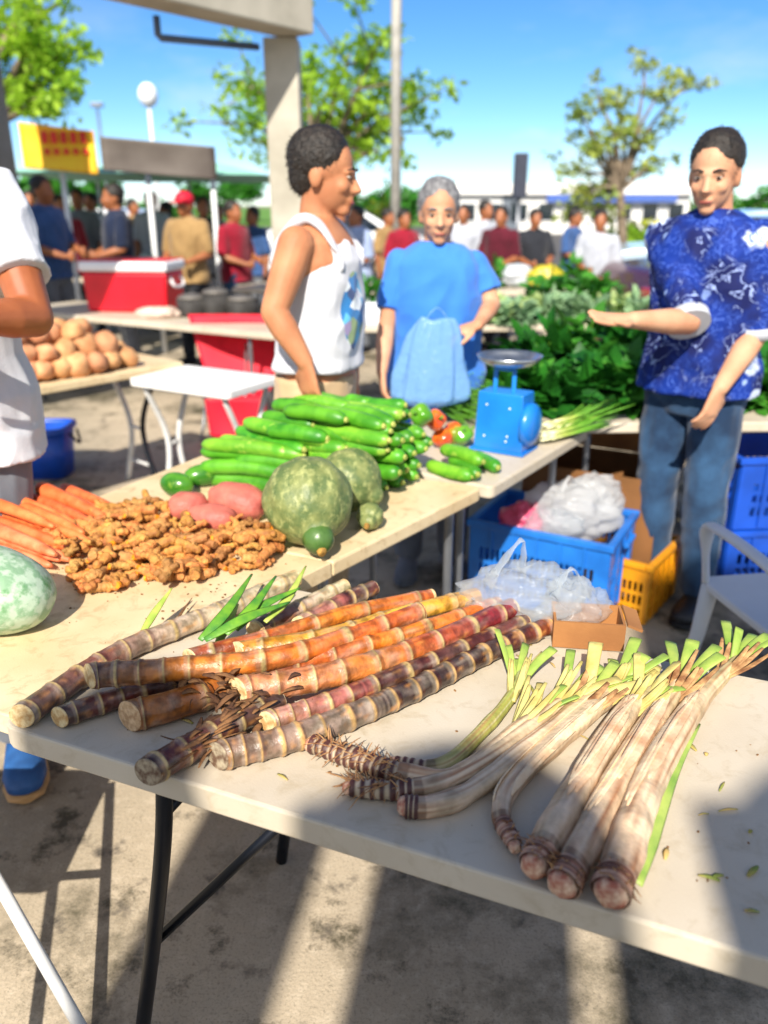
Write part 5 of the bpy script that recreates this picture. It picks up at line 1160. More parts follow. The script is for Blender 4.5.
# man in the floral shirt
rl, ry = Vector((dep(706, 300, 2.95).x + .02, 2.97, 0)), R(-46)
person('man in a blue floral shirt and faded jeans, stretching out an open hand', rl, ry, h=1.76, skin=skin_b, shirt=flor, sleeve='elbow', sleeve_cuff=fabric('pale_cuff', '#b8bcc4'), shirt_hem=.87, pants=denim, shoes=(M('dark_shoe', '#1d1d20', rough=.5), M('dark_sole', '#0d0d0d')), fat=1.05, head_yaw=R(14), head_pitch=R(10), lean=(.0, -.08),
       arms={'R': (L2(rl, ry, dep(688, 322, 2.76)), L2(rl, ry, dep(634, 320, 2.62)), D2(ry, (-1, -.2, .05)), D2(ry, (0, -.35, 1)), .12, -1), 'L': (L2(rl, ry, dep(756, 332, 2.82)), L2(rl, ry, dep(720, 388, 2.66)), D2(ry, (-.3, -.1, -1)), D2(ry, (-.5, .8, 0)), .3, 1)})
# man in white at the left edge, mostly out of frame
ll, ly_ = Vector((-1.16, 2.08, 0)), R(22)
sandal = M('blue_sandal', '#2f5f9a', rough=.5, col2='#264f84', scale=20, bump=.1); sole_t = M('tan_sole', '#d8a468', rough=.6)
person('man in a loose white shirt at the left edge, arm bent across his body', ll, ly_, h=1.93, skin=M('orange_brown_skin', '#a8623a', rough=.5, col2='#94522e', scale=10, sss=.06), shirt=white_cl, sleeve='short', shirt_hem=.80, pants=grey_cl, shoes=(sandal, sole_t), fat=1.0,  # skin is one even orange brown
       legs={'L': (L2(ll, ly_, Vector((-1.08, 1.98, .53))), L2(ll, ly_, Vector((-1.075, 1.985, .095))), D2(ly_, (.42, -1, 0))), 'R': (L2(ll, ly_, Vector((-1.30, 2.05, .53))), L2(ll, ly_, Vector((-1.34, 2.1, .095))), D2(ly_, (.1, -1, 0)))},
       arms={'L': (L2(ll, ly_, dep(34, 318, 1.98)), L2(ll, ly_, dep(-40, 318, 1.80)), D2(ly_, (-1, -.2, 0)), D2(ly_, (0, .2, -1)), .5, 1)})
# ------------------------------------------------------------------ leafy greens and far vegetables
def leafmat(name, c1, c2, sc=3, tl=.35, rough=.5):
    m = M(name, c1, rough=rough, col2=c2, scale=sc, lo=.35, hi=.65, spec=.35); nt = m.node_tree; N = nt.nodes; L = nt.links; b = N['Principled BSDF']
    tr = N.new('ShaderNodeBsdfTranslucent'); L.new(b.inputs['Base Color'].links[0].from_socket, tr.inputs[0]); mx = N.new('ShaderNodeMixShader'); mx.inputs[0].default_value = tl
    out = N['Material Output']; L.new(b.outputs[0], mx.inputs[1]); L.new(tr.outputs[0], mx.inputs[2]); L.new(mx.outputs[0], out.inputs[0]); return m
dark_leaf = leafmat('dark_green_leaf', '#2f7a22', '#164d16', 9, .25); mid_leaf = leafmat('mid_green_leaf', '#4f9430', '#2a6a20', 9, .25)
rg = random.Random(33)
def leaf(mb, p, d, n, L_, w):
    d = d.normalized(); a = d.cross(n).normalized() if d.cross(n).length > 1e-3 else d.cross(Vector((1, 0, .2))).normalized(); n = a.cross(d)
    droop = -n * L_ * .12
    mb.add([p, p + d * L_ * .3 + a * w * .5 + n * w * .12, p + d * L_ * .7 + a * w * .42 + n * w * .08 + droop * .4, p + d * L_ + droop, p + d * L_ * .7 - a * w * .42 + n * w * .08 + droop * .4, p + d * L_ * .3 - a * w * .5 + n * w * .12, p + d * L_ * .5 + droop * .2],
           [(0, 6, 1), (1, 6, 2), (2, 6, 3), (3, 6, 4), (4, 6, 5), (5, 6, 0)])
def greens(label, c, r, n, m, Ls=(.05, .10), group='bunches of leafy greens', cat='leafy greens', name='leafy_bunch', zmin=TZ + .004, stems=True):
    t = thing(name, label, cat, c, group); mb = MB(); c = Vector(c); st = MB()
    for i in range(n):
        d = Vector((rg.gauss(0, 1), rg.gauss(0, 1), abs(rg.gauss(.1, .8)))).normalized(); p = c + Vector((d.x * r[0], d.y * r[1], d.z * r[2])) * rg.uniform(.45, 1.0); p.z = max(p.z, zmin + .01)
        dd = Vector((d.x + rg.gauss(0, .6), d.y + rg.gauss(0, .6), d.z * .6 + rg.gauss(0, .4))); L_ = rg.uniform(*Ls); leaf(mb, p, dd, Vector((rg.gauss(0, .5), rg.gauss(0, .5), 1)), L_, L_ * rg.uniform(.4, .6))
        if i % 6 == 0: st.tube([c + Vector((d.x * r[0] * .2, d.y * r[1] * .2, r[2] * .3)), p, p + dd.normalized() * L_ * .3], [.004, .003, .002], 5)
    for v in mb.v: v.z = max(v.z, zmin)
    mb.build('leaves', m, t)
    if stems:
        for v in st.v: v.z = max(v.z, zmin)
        st.build('stems', leaf_m, t)
    return t
PILEPOS = [(508, 372, 3.45, .16, .15, .13, 'at the left end of the dark pile behind the scale pan'), (540, 350, 3.7, .2, .18, .24, 'rising just right of the scale pan'), (545, 392, 3.35, .18, .14, .12, 'low in front, just right of the blue scale'), (585, 345, 3.75, .2, .2, .30, 'tallest in the pile, below the open hand'),
           (592, 385, 3.4, .17, .15, .16, 'in front, under the tallest bunch'), (630, 352, 3.7, .2, .2, .28, 'next to the tallest, left of the man in blue'), (640, 390, 3.38, .16, .15, .18, 'low in front, beside the waist of the man in blue'), (672, 352, 3.75, .2, .2, .28, 'behind the back of the man in blue'),
           (748, 372, 3.6, .22, .2, .20, 'by the right edge of the photo, behind the hanging arm'), (762, 395, 3.4, .18, .14, .12, 'lowest at the right edge of the photo'), (700, 370, 3.6, .2, .2, .24, 'mostly hidden behind the man in blue')]
for i, (px, py, Y, a, b, h, w) in enumerate(PILEPOS):
    p = dep(px, py, Y); greens('dark leafy bunch ' + w, (p.x, Y, TZ + .01), (a * 1.1, b, h), 300, dark_leaf if i % 3 else mid_leaf, (.07, .17))
pale_cab = leafmat('cabbage_leaf', '#c2d292', '#9ab870', 6, .2); grey_cab = leafmat('blue_green_leaf', '#9ab88a', '#6f9470', 6, .2)
wrapm = bagmat('produce_wrap', '#dfe8ee', .6)
FV = [(478, 5.75, 'pale green cabbage at the left end of the far vegetable table', pale_cab), (498, 5.9, 'second cabbage from the left on the far vegetable table', pale_cab), (516, 5.75, 'cabbage in front of the person in black', grey_cab), (536, 5.95, 'loose cabbage in the middle of the far table', pale_cab), (553, 5.78, 'blue green cabbage left of the tall far bunch', grey_cab),
      (572, 5.95, 'blue green cabbage heaped in the middle of the far table', grey_cab), (590, 5.8, 'blue green cabbage in front of the seated person', grey_cab), (612, 5.95, 'cabbage near the dark car', pale_cab), (636, 5.85, 'rightmost cabbage on the far vegetable table', grey_cab)]
for px, Y, l, m in FV:
    p = dep(px, 300, Y); r = rg.uniform(.10, .13); greens(l, (p.x, Y, .765), (r, r, r * 1.25), 110, m, (.08, .14), 'cabbages on the far table', 'cabbage', 'cabbage', .765, False)
for px, Y, l in ((545, 6.15, 'tall green bunch at the back of the far vegetable table'), (600, 6.1, 'dark green bunch at the back of the far table beside the seated person'), (585, 6.2, 'green bunch behind the blue green cabbages')):
    p = dep(px, 290, Y); greens(l, (p.x, Y, .765), (.16, .14, .30), 150, mid_leaf, (.08, .15), 'far green bunches', 'leafy greens', 'leafy_bunch', .765, False)
greens('green bunch on the far table between the vest and the woman', (dep(365, 275, 6.0).x, 6.0, .80), (.28, .2, .22), 160, mid_leaf, (.08, .15), 'far green bunches', 'leafy greens', 'leafy_bunch', .765, False)
p = dep(352, 300, 5.9)
table('folding_table', 'white table far behind, between the man in the vest and the woman', [(p.x - .55, 5.55), (p.x + .75, 5.6), (p.x + .75, 6.4), (p.x - .55, 6.35)], topA, z=.76, r=.03, group='folding tables of the stall')
# tray of pale boxes there
openbox('white box on the table between the man in the vest and the woman', (p.x + .05, 5.68), .34, .3, .14, .05, M('white_card', '#dfe6ec', rough=.6, var=.08), z0=.762)
# ------------------------------------------------------------------ yams
yam_m = M('yam_skin', '#d09a6c', rough=.75, col2='#b0764c', rand=.18, scale=12, bump=.3, bscale=60, lo=.35, hi=.65)
YP = []
for k in range(4):
    s = k * 3.1; o = MB().ball((0, 0, 0), (.075, .058, .055), 18, 12, fn=lambda d: 1 + .16 * noise.noise(d * 1.7 + Vector((s, 0, 0)))).build('yam', yam_m); YP.append(o)
n = 0; Pc = P0.lerp(P1, .5)
for layer, (cnt, x0, x1, w0, w1) in enumerate(((44, -.42, .80, .10, .54), (32, -.36, .70, .15, .48), (20, -.3, .6, .2, .42), (9, -.2, .45, .26, .38))):
    for i in range(cnt):
        nx = max(1, int(cnt / 3.2)); f = (i % nx + .5 * (i // nx % 2)) / nx; g_ = (i // nx) / max(1, math.ceil(cnt / nx) - 1)
        pp = P0 + pd * (x0 + (x1 - x0) * f + rg.gauss(0, .012)) + pn * (w0 + (w1 - w0) * g_ + rg.gauss(0, .012))
        o = YP[n] if n < 4 else YP[n % 4].copy()
        if n >= 4: COL.objects.link(o)
        n += 1; o.location = (pp.x, pp.y, TZ + .055 + layer * .075); o.rotation_euler = (rg.uniform(-.5, .5), rg.uniform(-.5, .5), rg.uniform(0, 6.28)); s = rg.uniform(.8, 1.15); o.scale = (s, s, s)
        tag(o, 'round brown yam in the heap on the tan folding table at left', 'yam', 'yams heaped on the table')
# ------------------------------------------------------------------ red cooler
red_pl = M('red_cooler_plastic', '#e0142a', rough=.35, col2='#c80f22', scale=4); wht = M('cooler_white', '#eceaea', rough=.4, var=.05)
cp = at(133, 312, TZ); cp = Vector((cp.x, cp.y + .12, TZ)); t = thing('cooler', 'big red cool box with a white lid on the grey white table', 'cooler', cp, yaw=R(-8))
MB().box((0, 0, .155), (.66, .36, .30), taper=(1.05, 1.06)).build('cooler_body', red_pl, t, bevel=.02, local=True)
MB().box((0, 0, .35), (.72, .41, .075)).build('lid', wht, t, bevel=.02, local=True); MB().box((0, 0, .393), (.66, .36, .012)).build('lid_panel', red_pl, t, bevel=.005, local=True)
for s in (-1, 1): MB().tube(spline([(s * .345, -.1, .27), (s * .375, -.09, .20), (s * .375, .09, .20), (s * .345, .1, .27)], 14), .012, 8).build('handle', wht, t, local=True)
p = at(158, 318, TZ) + Vector((0, -.0, 0)); mb = MB(); crumple(mb, p + Vector((0, .02, .03)), (.15, .09, .05), 41, 36, 24, .25, flat=TZ + .004); tag(mb.build('plastic_bag', bagmat('cream_film', '#f0dccb', .9)), 'flat cream coloured bag on the table in front of the red cooler', 'plastic bag', 'plastic bags')
p = at(60, 300, TZ); t = thing('plastic_crate_yellow', 'yellow tub left of the red cooler', 'tub', (p.x, p.y, TZ)); t.name = 'plastic_tub'
MB().loft([((p.x, p.y, TZ + .003), .15, .11, .4), ((p.x, p.y, TZ + .13), .18, .14, .4), ((p.x, p.y, TZ + .13), .165, .125, .4), ((p.x, p.y, TZ + .02), .135, .1, .4)], 28).build('tub', M('yellow_tub', '#e8c81c', rough=.4), t)
# dark pots and trays right of the cooler
for px, w, h, l in ((190, .12, .13, 'dark grey pot right of the red cooler'), (214, .11, .17, 'tall dark pot between the cooler and the man in the vest'), (240, .12, .12, 'black pot just left of the man in the vest')):
    p = at(px, 318, TZ) + Vector((0, .12, 0)); t = thing('cooking_pot', l, 'pot', (p.x, p.y, TZ), 'pots beside the cooler')
    MB().loft([((p.x, p.y, TZ + .002), w * .9, w * .9), ((p.x, p.y, TZ + .02), w, w), ((p.x, p.y, TZ + h), w, w), ((p.x, p.y, TZ + h), w * .93, w * .93), ((p.x, p.y, TZ + .02), w * .9, w * .9)], 26).build('pot_body', M('sooty_metal', '#3a3836', rough=.75, col2='#24211f', scale=12), t)
    MB().loft([((p.x, p.y, TZ + h + .003), w * 1.02, w * 1.02), ((p.x, p.y, TZ + h + .025), w * .8, w * .8), ((p.x, p.y, TZ + h + .04), w * .2, w * .2)], 26).build('lid', M('dull_tin', '#77726c', rough=.6, metal=.5), t)
# ------------------------------------------------------------------ pavilion column and beam
conc = M('painted_concrete', '#b9b3a4', rough=.8, col2='#9d9788', scale=3, bump=.15, bscale=90)
c0 = dep(262, 30, 7.0); c1 = dep(297, 30, 7.0); cw = c1.x - c0.x; be = dep(315, 36, 7.0); zb = be.z
t = thing('pavilion_column', 'square tan concrete column carrying the roof beam', 'column', ((c0.x + c1.x) / 2, 7.0 + cw / 2, 0))
MB().box(((c0.x + c1.x) / 2, 7.0 + cw / 2, (zb - .004) / 2), (cw, cw, zb - .004)).build('shaft', conc, t, bevel=.012)
b0 = Vector((be.x, 6.95, zb)); fz = dep(125, 0, 5.6); bdv = Vector((fz.x - b0.x, fz.y - b0.y, 0)).normalized(); bn = Vector((-bdv.y, bdv.x, 0))
if bn.y < 0: bn = -bn
q = MB(); q.prism([(b0.x, b0.y), ((b0 + bdv * 5).x, (b0 + bdv * 5).y), ((b0 + bdv * 5 + bn * .3).x, (b0 + bdv * 5 + bn * .3).y), ((b0 + bn * .3).x, (b0 + bn * .3).y)], zb, zb + .62); q.build('roof_beam', conc, t, bevel=.015)
pa = dep(258, 47, 7.0); pb = dep(161, 38, 6.4); pc = dep(160, 10, 6.4)
MB().tube([pa, pb, pb + Vector((-.02, 0, .02)), Vector((pb.x - .02, pb.y, zb + .02))], .025, 10).build('gutter_pipe', M('slate_pipe', '#5d6a80', rough=.5), t)
q = dep(-16, 120, 7.2)
t = thing('pavilion_column', 'grey concrete column at the left edge of the photo beside the yellow banner', 'column', (q.x - .1, 7.3, 0))
zt = dep(0, 60, 7.2).z
MB().box((q.x - .12, 7.3, 1.7), (.40, .40, 3.4)).build('shaft', M('grey_concrete', '#8f8a80', rough=.8, col2='#7c776c', scale=3, bump=.15, bscale=90), t, bevel=.012); MB().box((q.x - .12, 7.3, 3.45), (.5, .5, .1)).build('capital', conc, t, bevel=.01)
# ------------------------------------------------------------------ unseen posts added behind the viewer to throw shade across the near table
for x0, x1, h, l, py_ in ((-1.22, -.90, 3.95, 'left stout round topped shade post added behind the viewer', -2.5), (-.71, -.27, 3.75, 'middle stout round topped shade post added behind the viewer', -2.5), (-.14, .62, 3.75, 'widest round topped shade post added behind the viewer', -2.5), (.0, .75, 5.2, 'tallest added shade post, set back behind the widest one', -2.95)):
    w = x1 - x0; t = thing('shade_post', l, 'post', ((x0 + x1) / 2, py_, 0), 'added shade posts behind the viewer')
    c = ((x0 + x1) / 2, py_)
    MB().box((c[0], c[1], (h - .2) / 2), (w, .3, h - .2)).build('post_shaft', conc, t, bevel=.02); MB().ball((c[0], c[1], h - .2), (w / 2, .15, .2), 28, 16).build('post_cap', conc, t)
# ------------------------------------------------------------------ stall with banner and awning
white_paint = M('white_paint', '#e4e6e6', rough=.5, var=.08)
by = 8.6; A_ = dep(18, 122, by); B2_ = dep(98, 168, by); C_ = dep(217, 180, by + .4)
t = thing('market_stall', 'market stall with a yellow banner, a dark awning and a pale green canopy', 'stall', ((A_.x + C_.x) / 2, by + .8, 0))
def bannermat():
    m = M('banner_print', '#f2c81e', rough=.6, col2='#ee8a1c', scale=2.2, lo=.4, hi=.6, var=.3); return m
cloth('banner', [(A_.x, by, B2_.z), (B2_.x, by, B2_.z - .06), (B2_.x, by, A_.z - .08), (A_.x, by, A_.z)], bannermat(), th=.012, parent=t, disp=.006)
redp = M('banner_red', '#e0321e', rough=.6); q = MB(); rr = random.Random(2); bw = B2_.x - A_.x; bh = A_.z - B2_.z
for i in range(5):
    x = A_.x + bw * (.34 + .13 * i); 
    q.box((x, by - .035, B2_.z + bh * .66), (bw * .085, .012, bh * .26)); 
    q.box((x + .01, by - .035, B2_.z + bh * .36), (bw * .075, .012, bh * .14))
q.build('banner_marks', redp, t, bevel=.01)
cloth('awning', [(B2_.x + .03, by + .05, C_.z + .08), (C_.x, by + .4, C_.z), (C_.x, by + .4, dep(217, 147, by + .4).z), (B2_.x + .03, by + .05, dep(98, 136, by).z)], M('dark_awning', '#4f4640', rough=.7, col2='#6d655e', scale=1.5), th=.02, parent=t, disp=.01)
pale_g = M('pale_green_canopy', '#9fd8c2', rough=.7, col2='#8cc8b0', scale=2)
zc = dep(120, 172, by + .3).z
MB().add([(A_.x - .6, by + .1, zc), (C_.x + .5, by + .55, zc - .02), (C_.x + .5, by + 3.4, zc - .05), (A_.x - .6, by + 3.2, zc - .02), (A_.x + 1.2, by + 1.7, zc + .16), (C_.x - .3, by + 1.9, zc + .16)], [(0, 1, 5, 4), (1, 2, 5), (2, 3, 4, 5), (3, 0, 4)], smooth=False).build('canopy', pale_g, t)
for px, yy in ((66, by + .12), (150, by + .3), (214, by + .5), (100, by + 3.1), (190, by + 3.2)):
    x = dep(px, 200, yy).x; MB().tube([(x, yy, .003), (x, yy, zc - .01)], .028, 10).build('post', white_paint, t)
# ------------------------------------------------------------------ far crowd
def stand(label, px, ytop, Y, shirt, pants, yaw=0, skin=skin_c, hair=hair_b, cap=None, pose=0, sleeve='half'):
    top = dep(px, ytop, Y); h = max(1.48, min(1.80, top.z + .01)); s = h / 1.7
    arms = None
    if pose == 1: arms = {'L': (Vector((.24, -.02, 1.12)) * s, Vector((.14, -.24, 1.06)) * s, (-.6, -.7, .1), (0, .2, -1)), 'R': (Vector((-.24, -.02, 1.12)) * s, Vector((-.12, -.26, 1.04)) * s, (.5, -.8, .1), (0, .2, -1))}
    person(label, (top.x, Y, 0), yaw, h=h, skin=skin, hair=hair, shirt=shirt, sleeve=sleeve, pants=pants, shoes=(MATS['dark_shoe'], MATS['dark_sole']), cap=cap, vox=.014, hands=False, arms=arms, group='people far behind the stall', legs=None)
navy_cl = fabric('navy_cloth', '#1c2740', '#141c30'); den_b = fabric('blue_denim_shirt', '#3c5a8c', '#304c78'); tan_cl = fabric('tan_cloth', '#a08256', '#8a6e46'); crim = fabric('crimson_cloth', '#98182f', '#801226'); maroon = fabric('maroon_cloth', '#5a1426', '#48101e'); blk = fabric('black_cloth', '#1d1f24', '#2a2c33'); pale_b = fabric('pale_blue_cloth', '#9aaac8', '#8896b4'); redcap = M('red_cap', '#d01030', rough=.7)
far_white = fabric('far_white_cloth', '#b4b7bf', '#a2a6b0')
stand('person in a denim blue shirt under the yellow banner', 40, 178, 8.0, den_b, grey_cl, R(70), pose=1)
stand('person in a dark navy top left of the red cooler lid', 112, 186, 8.4, navy_cl, blk, R(-60), pose=1)
stand('person in a bright red cap and tan shirt', 184, 193, 8.2, tan_cl, blk, R(-20), cap=redcap, hair=hair_b, pose=1)
stand('person in a crimson shirt at the left of the concrete column', 232, 202, 8.8, crim, denim, R(60), pose=1)
stand('person in black just right of the red cap', 202, 198, 9.6, blk, blk, R(20))
stand('person in a pale blue shirt between the man in the vest and the woman', 356, 207, 9.0, pale_b, grey_cl, R(-50), pose=1)
stand('person in a red shirt half hidden by the shoulder of the woman in blue', 404, 213, 9.4, crim, blk, R(30))
stand('person in a white shirt right behind the head of the woman in blue', 464, 206, 9.8, far_white, khaki, R(-20))
stand('person in a white shirt left of the one in maroon', 486, 202, 10.2, far_white, grey_cl, R(40))
stand('person in a maroon top near the white building', 502, 208, 9.2, maroon, blk, R(-30), pose=1)
stand('person in a black top with folded arms before the white building', 536, 211, 9.6, blk, blk, R(10), pose=1)
stand('person in a white top standing by the dark car', 600, 226, 8.6, far_white, khaki, R(-10), pose=1)
stand('person in a grey top at the far left of the stall canopy', 76, 190, 10.4, grey_cl, blk, R(0))
for (px, yt, Y, sh, pn, yw, l) in ((58, 196, 9.6, 'crim', 'blk', 40, 'person in crimson behind the one in denim blue'), (90, 194, 11.5, 'far_white', 'denim', -30, 'person in white behind the shoulder of the one in navy'), (132, 200, 12.5, 'tan_cl', 'grey_cl', 60, 'person in tan far under the stall canopy'), (165, 203, 11.2, 'navy_cl', 'khaki', -70, 'person in navy just left of the red cap'), (218, 206, 12.0, 'far_white', 'blk', 20, 'person in white behind the one in crimson'), (252, 208, 10.0, 'den_b', 'grey_cl', -40, 'person in denim blue left of the vest'),
        (338, 212, 11.0, 'far_white', 'khaki', 60, 'person in white close to the chest of the man in the vest'), (388, 214, 10.6, 'tan_cl', 'blk', 50, 'person in tan just left of the red shirt'),
        (575, 214, 10.4, 'den_b', 'grey_cl', 50, 'person in denim blue left of the white top by the car'), (28, 192, 11.0, 'navy_cl', 'blk', 20, 'person in navy under the left end of the banner')):
    stand(l, px, yt, Y, globals()[sh], globals()[pn], R(yw), pose=int(px) % 2)
stand('person in white under the middle of the stall canopy', 150, 192, 10.8, far_white, denim, R(30))
# more tables and goods in the middle distance
Gn = [('table of boxes under the stall canopy', 30, 9.4, 1.9), ('table of goods behind the red cooler', 150, 9.9, 2.2), ('long table of goods before the low white building', 500, 8.0, 2.6), ('table of goods behind the man in the vest', 320, 8.3, 1.8)]
for l, px, Y, w in Gn:
    x = dep(px, 260, Y).x; table('folding_table', 'white folding ' + l, [(x - w / 2, Y), (x + w / 2, Y), (x + w / 2, Y + .7), (x - w / 2, Y + .7)], topA, z=.75, r=.03, group='folding tables of the stall')
rg = random.Random(77); bagc = [bagmat('far_white_film', '#dfe4ea', .85), bagmat('far_yellow_film', '#e0d040', .9), bagmat('far_pink_film', '#e070a0', .9)]
for j, (px, Y, l) in enumerate(((20, 9.6, 'pale bag on the table under the left end of the canopy'), (60, 9.7, 'yellow bag on the table under the banner'), (118, 10.1, 'pink bag on the table behind the red cooler'), (150, 10.2, 'white bag in the middle of the table behind the cooler'), (190, 10.1, 'yellow bag on the table near the red cap'), (468, 8.2, 'pink bag on the long far table'), (520, 8.3, 'white bag on the long far table'), (548, 8.2, 'yellow bag on the long far table'), (338, 8.5, 'white bag on the table behind the vest'))):
    p = dep(px, 260, Y); mb = MB(); crumple(mb, (p.x, Y + .1, .86), (.17, .12, .11), j * 3.3, 26, 18, .3, flat=.755); tag(mb.build('plastic_bag', bagc[(0, 1, 2, 0, 1, 2, 0, 1, 0)[j]]), l, 'plastic bag', 'plastic bags')
for px, Y, l in ((490, 8.3, 'green bunch at the left of the long far table'), (575, 8.3, 'green bunch at the right of the long far table'), (310, 8.5, 'green bunch on the table behind the vest'), (40, 9.7, 'green bunch on the table under the banner')):
    p = dep(px, 260, Y); greens(l, (p.x, Y + .15, .755), (.2, .16, .26), 120, mid_leaf, (.08, .16), 'far green bunches', 'leafy greens', 'leafy_bunch', .755, False)
# ------------------------------------------------------------------ crumbs on the tables
q = MB(); q2 = MB()
for i in range(110):
    p = A0 + du * rg.uniform(.05, 1.3) + dn * rg.uniform(.03, .6); s = rg.uniform(.0008, .0024); q.ball((p.x, p.y, TZ + s * .5), (s * rg.uniform(.8, 2), s, s * .6), 6, 4, rot=Euler((0, 0, rg.uniform(0, 6))))
for i in range(150):
    p = at(rg.uniform(40, 290), rg.gauss(580, 22), TZ)
    if (p - sm1).dot(Vector((ru.y, -ru.x, 0))) < -.02: s = rg.uniform(.001, .003); q.ball((p.x, p.y, TZ + s * .5), (s * rg.uniform(.8, 2), s, s * .6), 6, 4, rot=Euler((0, 0, rg.uniform(0, 6))))
tag(q.build('soil_crumbs', M('soil', '#8a6238', rough=.95, col2='#5a3c20', scale=60)), 'soil crumbs and peelings scattered over the tabletops', 'crumbs', kind='stuff')
for i in range(46):
    p = A0 + du * rg.uniform(.3, 1.2) + dn * rg.uniform(.05, .58); d = Vector((rg.gauss(0, 1), rg.gauss(0, 1), 0)).normalized() * rg.uniform(.008, .03); blade(q2, [(p.x, p.y, TZ + .002), (p.x + d.x * .5, p.y + d.y * .5, TZ + .004), (p.x + d.x, p.y + d.y, TZ + .002)], rg.uniform(.0015, .005), .0006, 6, 5)
tag(q2.build('leaf_scraps', M('straw_scrap', '#c0a060', rough=.8, col2='#7d8a3a', scale=30)), 'dry leaf scraps scattered around the taro stalks', 'leaf scraps', kind='stuff')
# ------------------------------------------------------------------ cars
glass = M('car_glass', '#15202c', rough=.06, var=.1, spec=.8); tyre = M('tyre_rubber', '#17171a', rough=.8); rimm = M('alloy_rim', '#9a9da2', rough=.3, metal=.8); tail = M('tail_lamp', '#b01020', rough=.15, coat=.6)
def car(label, loc, yaw, paint):
    t = thing('parked_car', label, 'car', loc, 'cars parked beyond the tables', yaw=yaw)
    prof = [(-2.15, .35), (-2.2, .55), (-2.12, .82), (-1.6, .92), (-1.0, .97), (-.35, 1.36), (.2, 1.46), (.95, 1.43), (1.6, 1.05), (2.05, 1.0), (2.18, .8), (2.2, .45), (2.1, .30), (-2.05, .28)]
    q = MB(); n = len(prof); vs = []
    for y, k in ((-.80, .0), (-.84, .0), (.84, 0), (.80, 0)):
        for x, z in prof:
            tz = max(0, (z - .95)) * .35; yy = y - math.copysign(tz, y); sc = .97 if abs(y) < .82 and False else 1; vs.append((x * sc, yy, z))
    vs = vs[n:3 * n]
    q.add(vs, [tuple(range(n)), tuple(range(2 * n - 1, n - 1, -1))] + [(i, i + n, (i + 1) % n + n, (i + 1) % n) for i in range(n)], smooth=False)
    q.build('car_body', paint, t, bevel=.06, local=True, segs=3)
    for s in (-1, 1):
        def Wp(x, z): return Vector((x, s * (.845 - max(0, z - .95) * .35), z))
        for nm, poly in (('front_window', [(-.86, 1.0), (-.32, 1.31), (.18, 1.39), (.18, 1.0)]), ('rear_window', [(.26, 1.0), (.26, 1.39), (.9, 1.36), (1.35, 1.06)])):
            v = [Wp(*p) for p in poly]; o = Vector((0, s * .012, 0)); k = len(v)
            MB().add([p - o for p in v] + [p + o for p in v], [tuple(range(k)), tuple(range(2 * k - 1, k - 1, -1))] + [(i, (i + 1) % k, (i + 1) % k + k, i + k) for i in range(k)], smooth=False).build(nm, glass, t, local=True)
        for x in (-1.35, 1.35):
            w = MB().tube([(x, s * .66, .32), (x, s * .68, .32), (x, s * .84, .32), (x, s * .86, .32)], [.28, .32, .32, .29], 28).build('wheel', tyre, t, local=True); MB().tube([(x, s * .855, .32), (x, s * .872, .32)], [.2, .17], 24, smooth=False).build('rim', rimm, w, local=True)
        MB().box((2.155, s * .62, .80), (.1, .36, .16)).build('tail_light', tail, t, bevel=.03, local=True); MB().box((-2.13, s * .6, .68), (.1, .34, .14)).build('headlight', M('headlamp', '#d8dce0', rough=.1), t, bevel=.03, local=True)
    for nm, a, b in (('windscreen', (-.97, 1.0), (-.38, 1.345)), ('back_window', (1.0, 1.40), (1.56, 1.08))):
        dx, dz = b[0] - a[0], b[1] - a[1]; l = math.hypot(dx, dz); nx, nz = -dz / l * .016, dx / l * .016
        v = [(a[0] + nx, -.68, a[1] + nz), (a[0] + nx, .68, a[1] + nz), (b[0] + nx, .62, b[1] + nz), (b[0] + nx, -.62, b[1] + nz)]; v2 = [(x - nx * 1.6, y, z - nz * 1.6) for x, y, z in v]
        MB().add(v + v2, [(0, 1, 2, 3), (7, 6, 5, 4), (0, 4, 5, 1), (1, 5, 6, 2), (2, 6, 7, 3), (3, 7, 4, 0)], smooth=False).build(nm, glass, t, local=True)
    MB().box((2.215, 0, .5), (.03, .5, .12)).build('number_plate', wht, t, local=True)
    return t
maroon_p = M('maroon_car_paint', '#4a0c18', rough=.2, coat=.6, var=.05); silver_p = M('pale_blue_car_paint', '#a9bccb', rough=.25, coat=.6, var=.05); white_p = M('white_car_paint', '#e6e8ea', rough=.25, coat=.5, var=.04)
car('dark maroon car parked behind the far vegetable table', (4.35, 7.8, 0), R(186), maroon_p)
car('pale silver car parked right behind the man in the floral shirt', (dep(735, 270, 13).x, 13.2, 0), R(-10), silver_p)
car('white car parked between the stall and the concrete column', (dep(310, 250, 16).x, 17.0, 0), R(5), white_p)
car('white car parked under the stall canopy in the far lot', (dep(120, 240, 17).x, 18.0, 0), R(170), white_p)
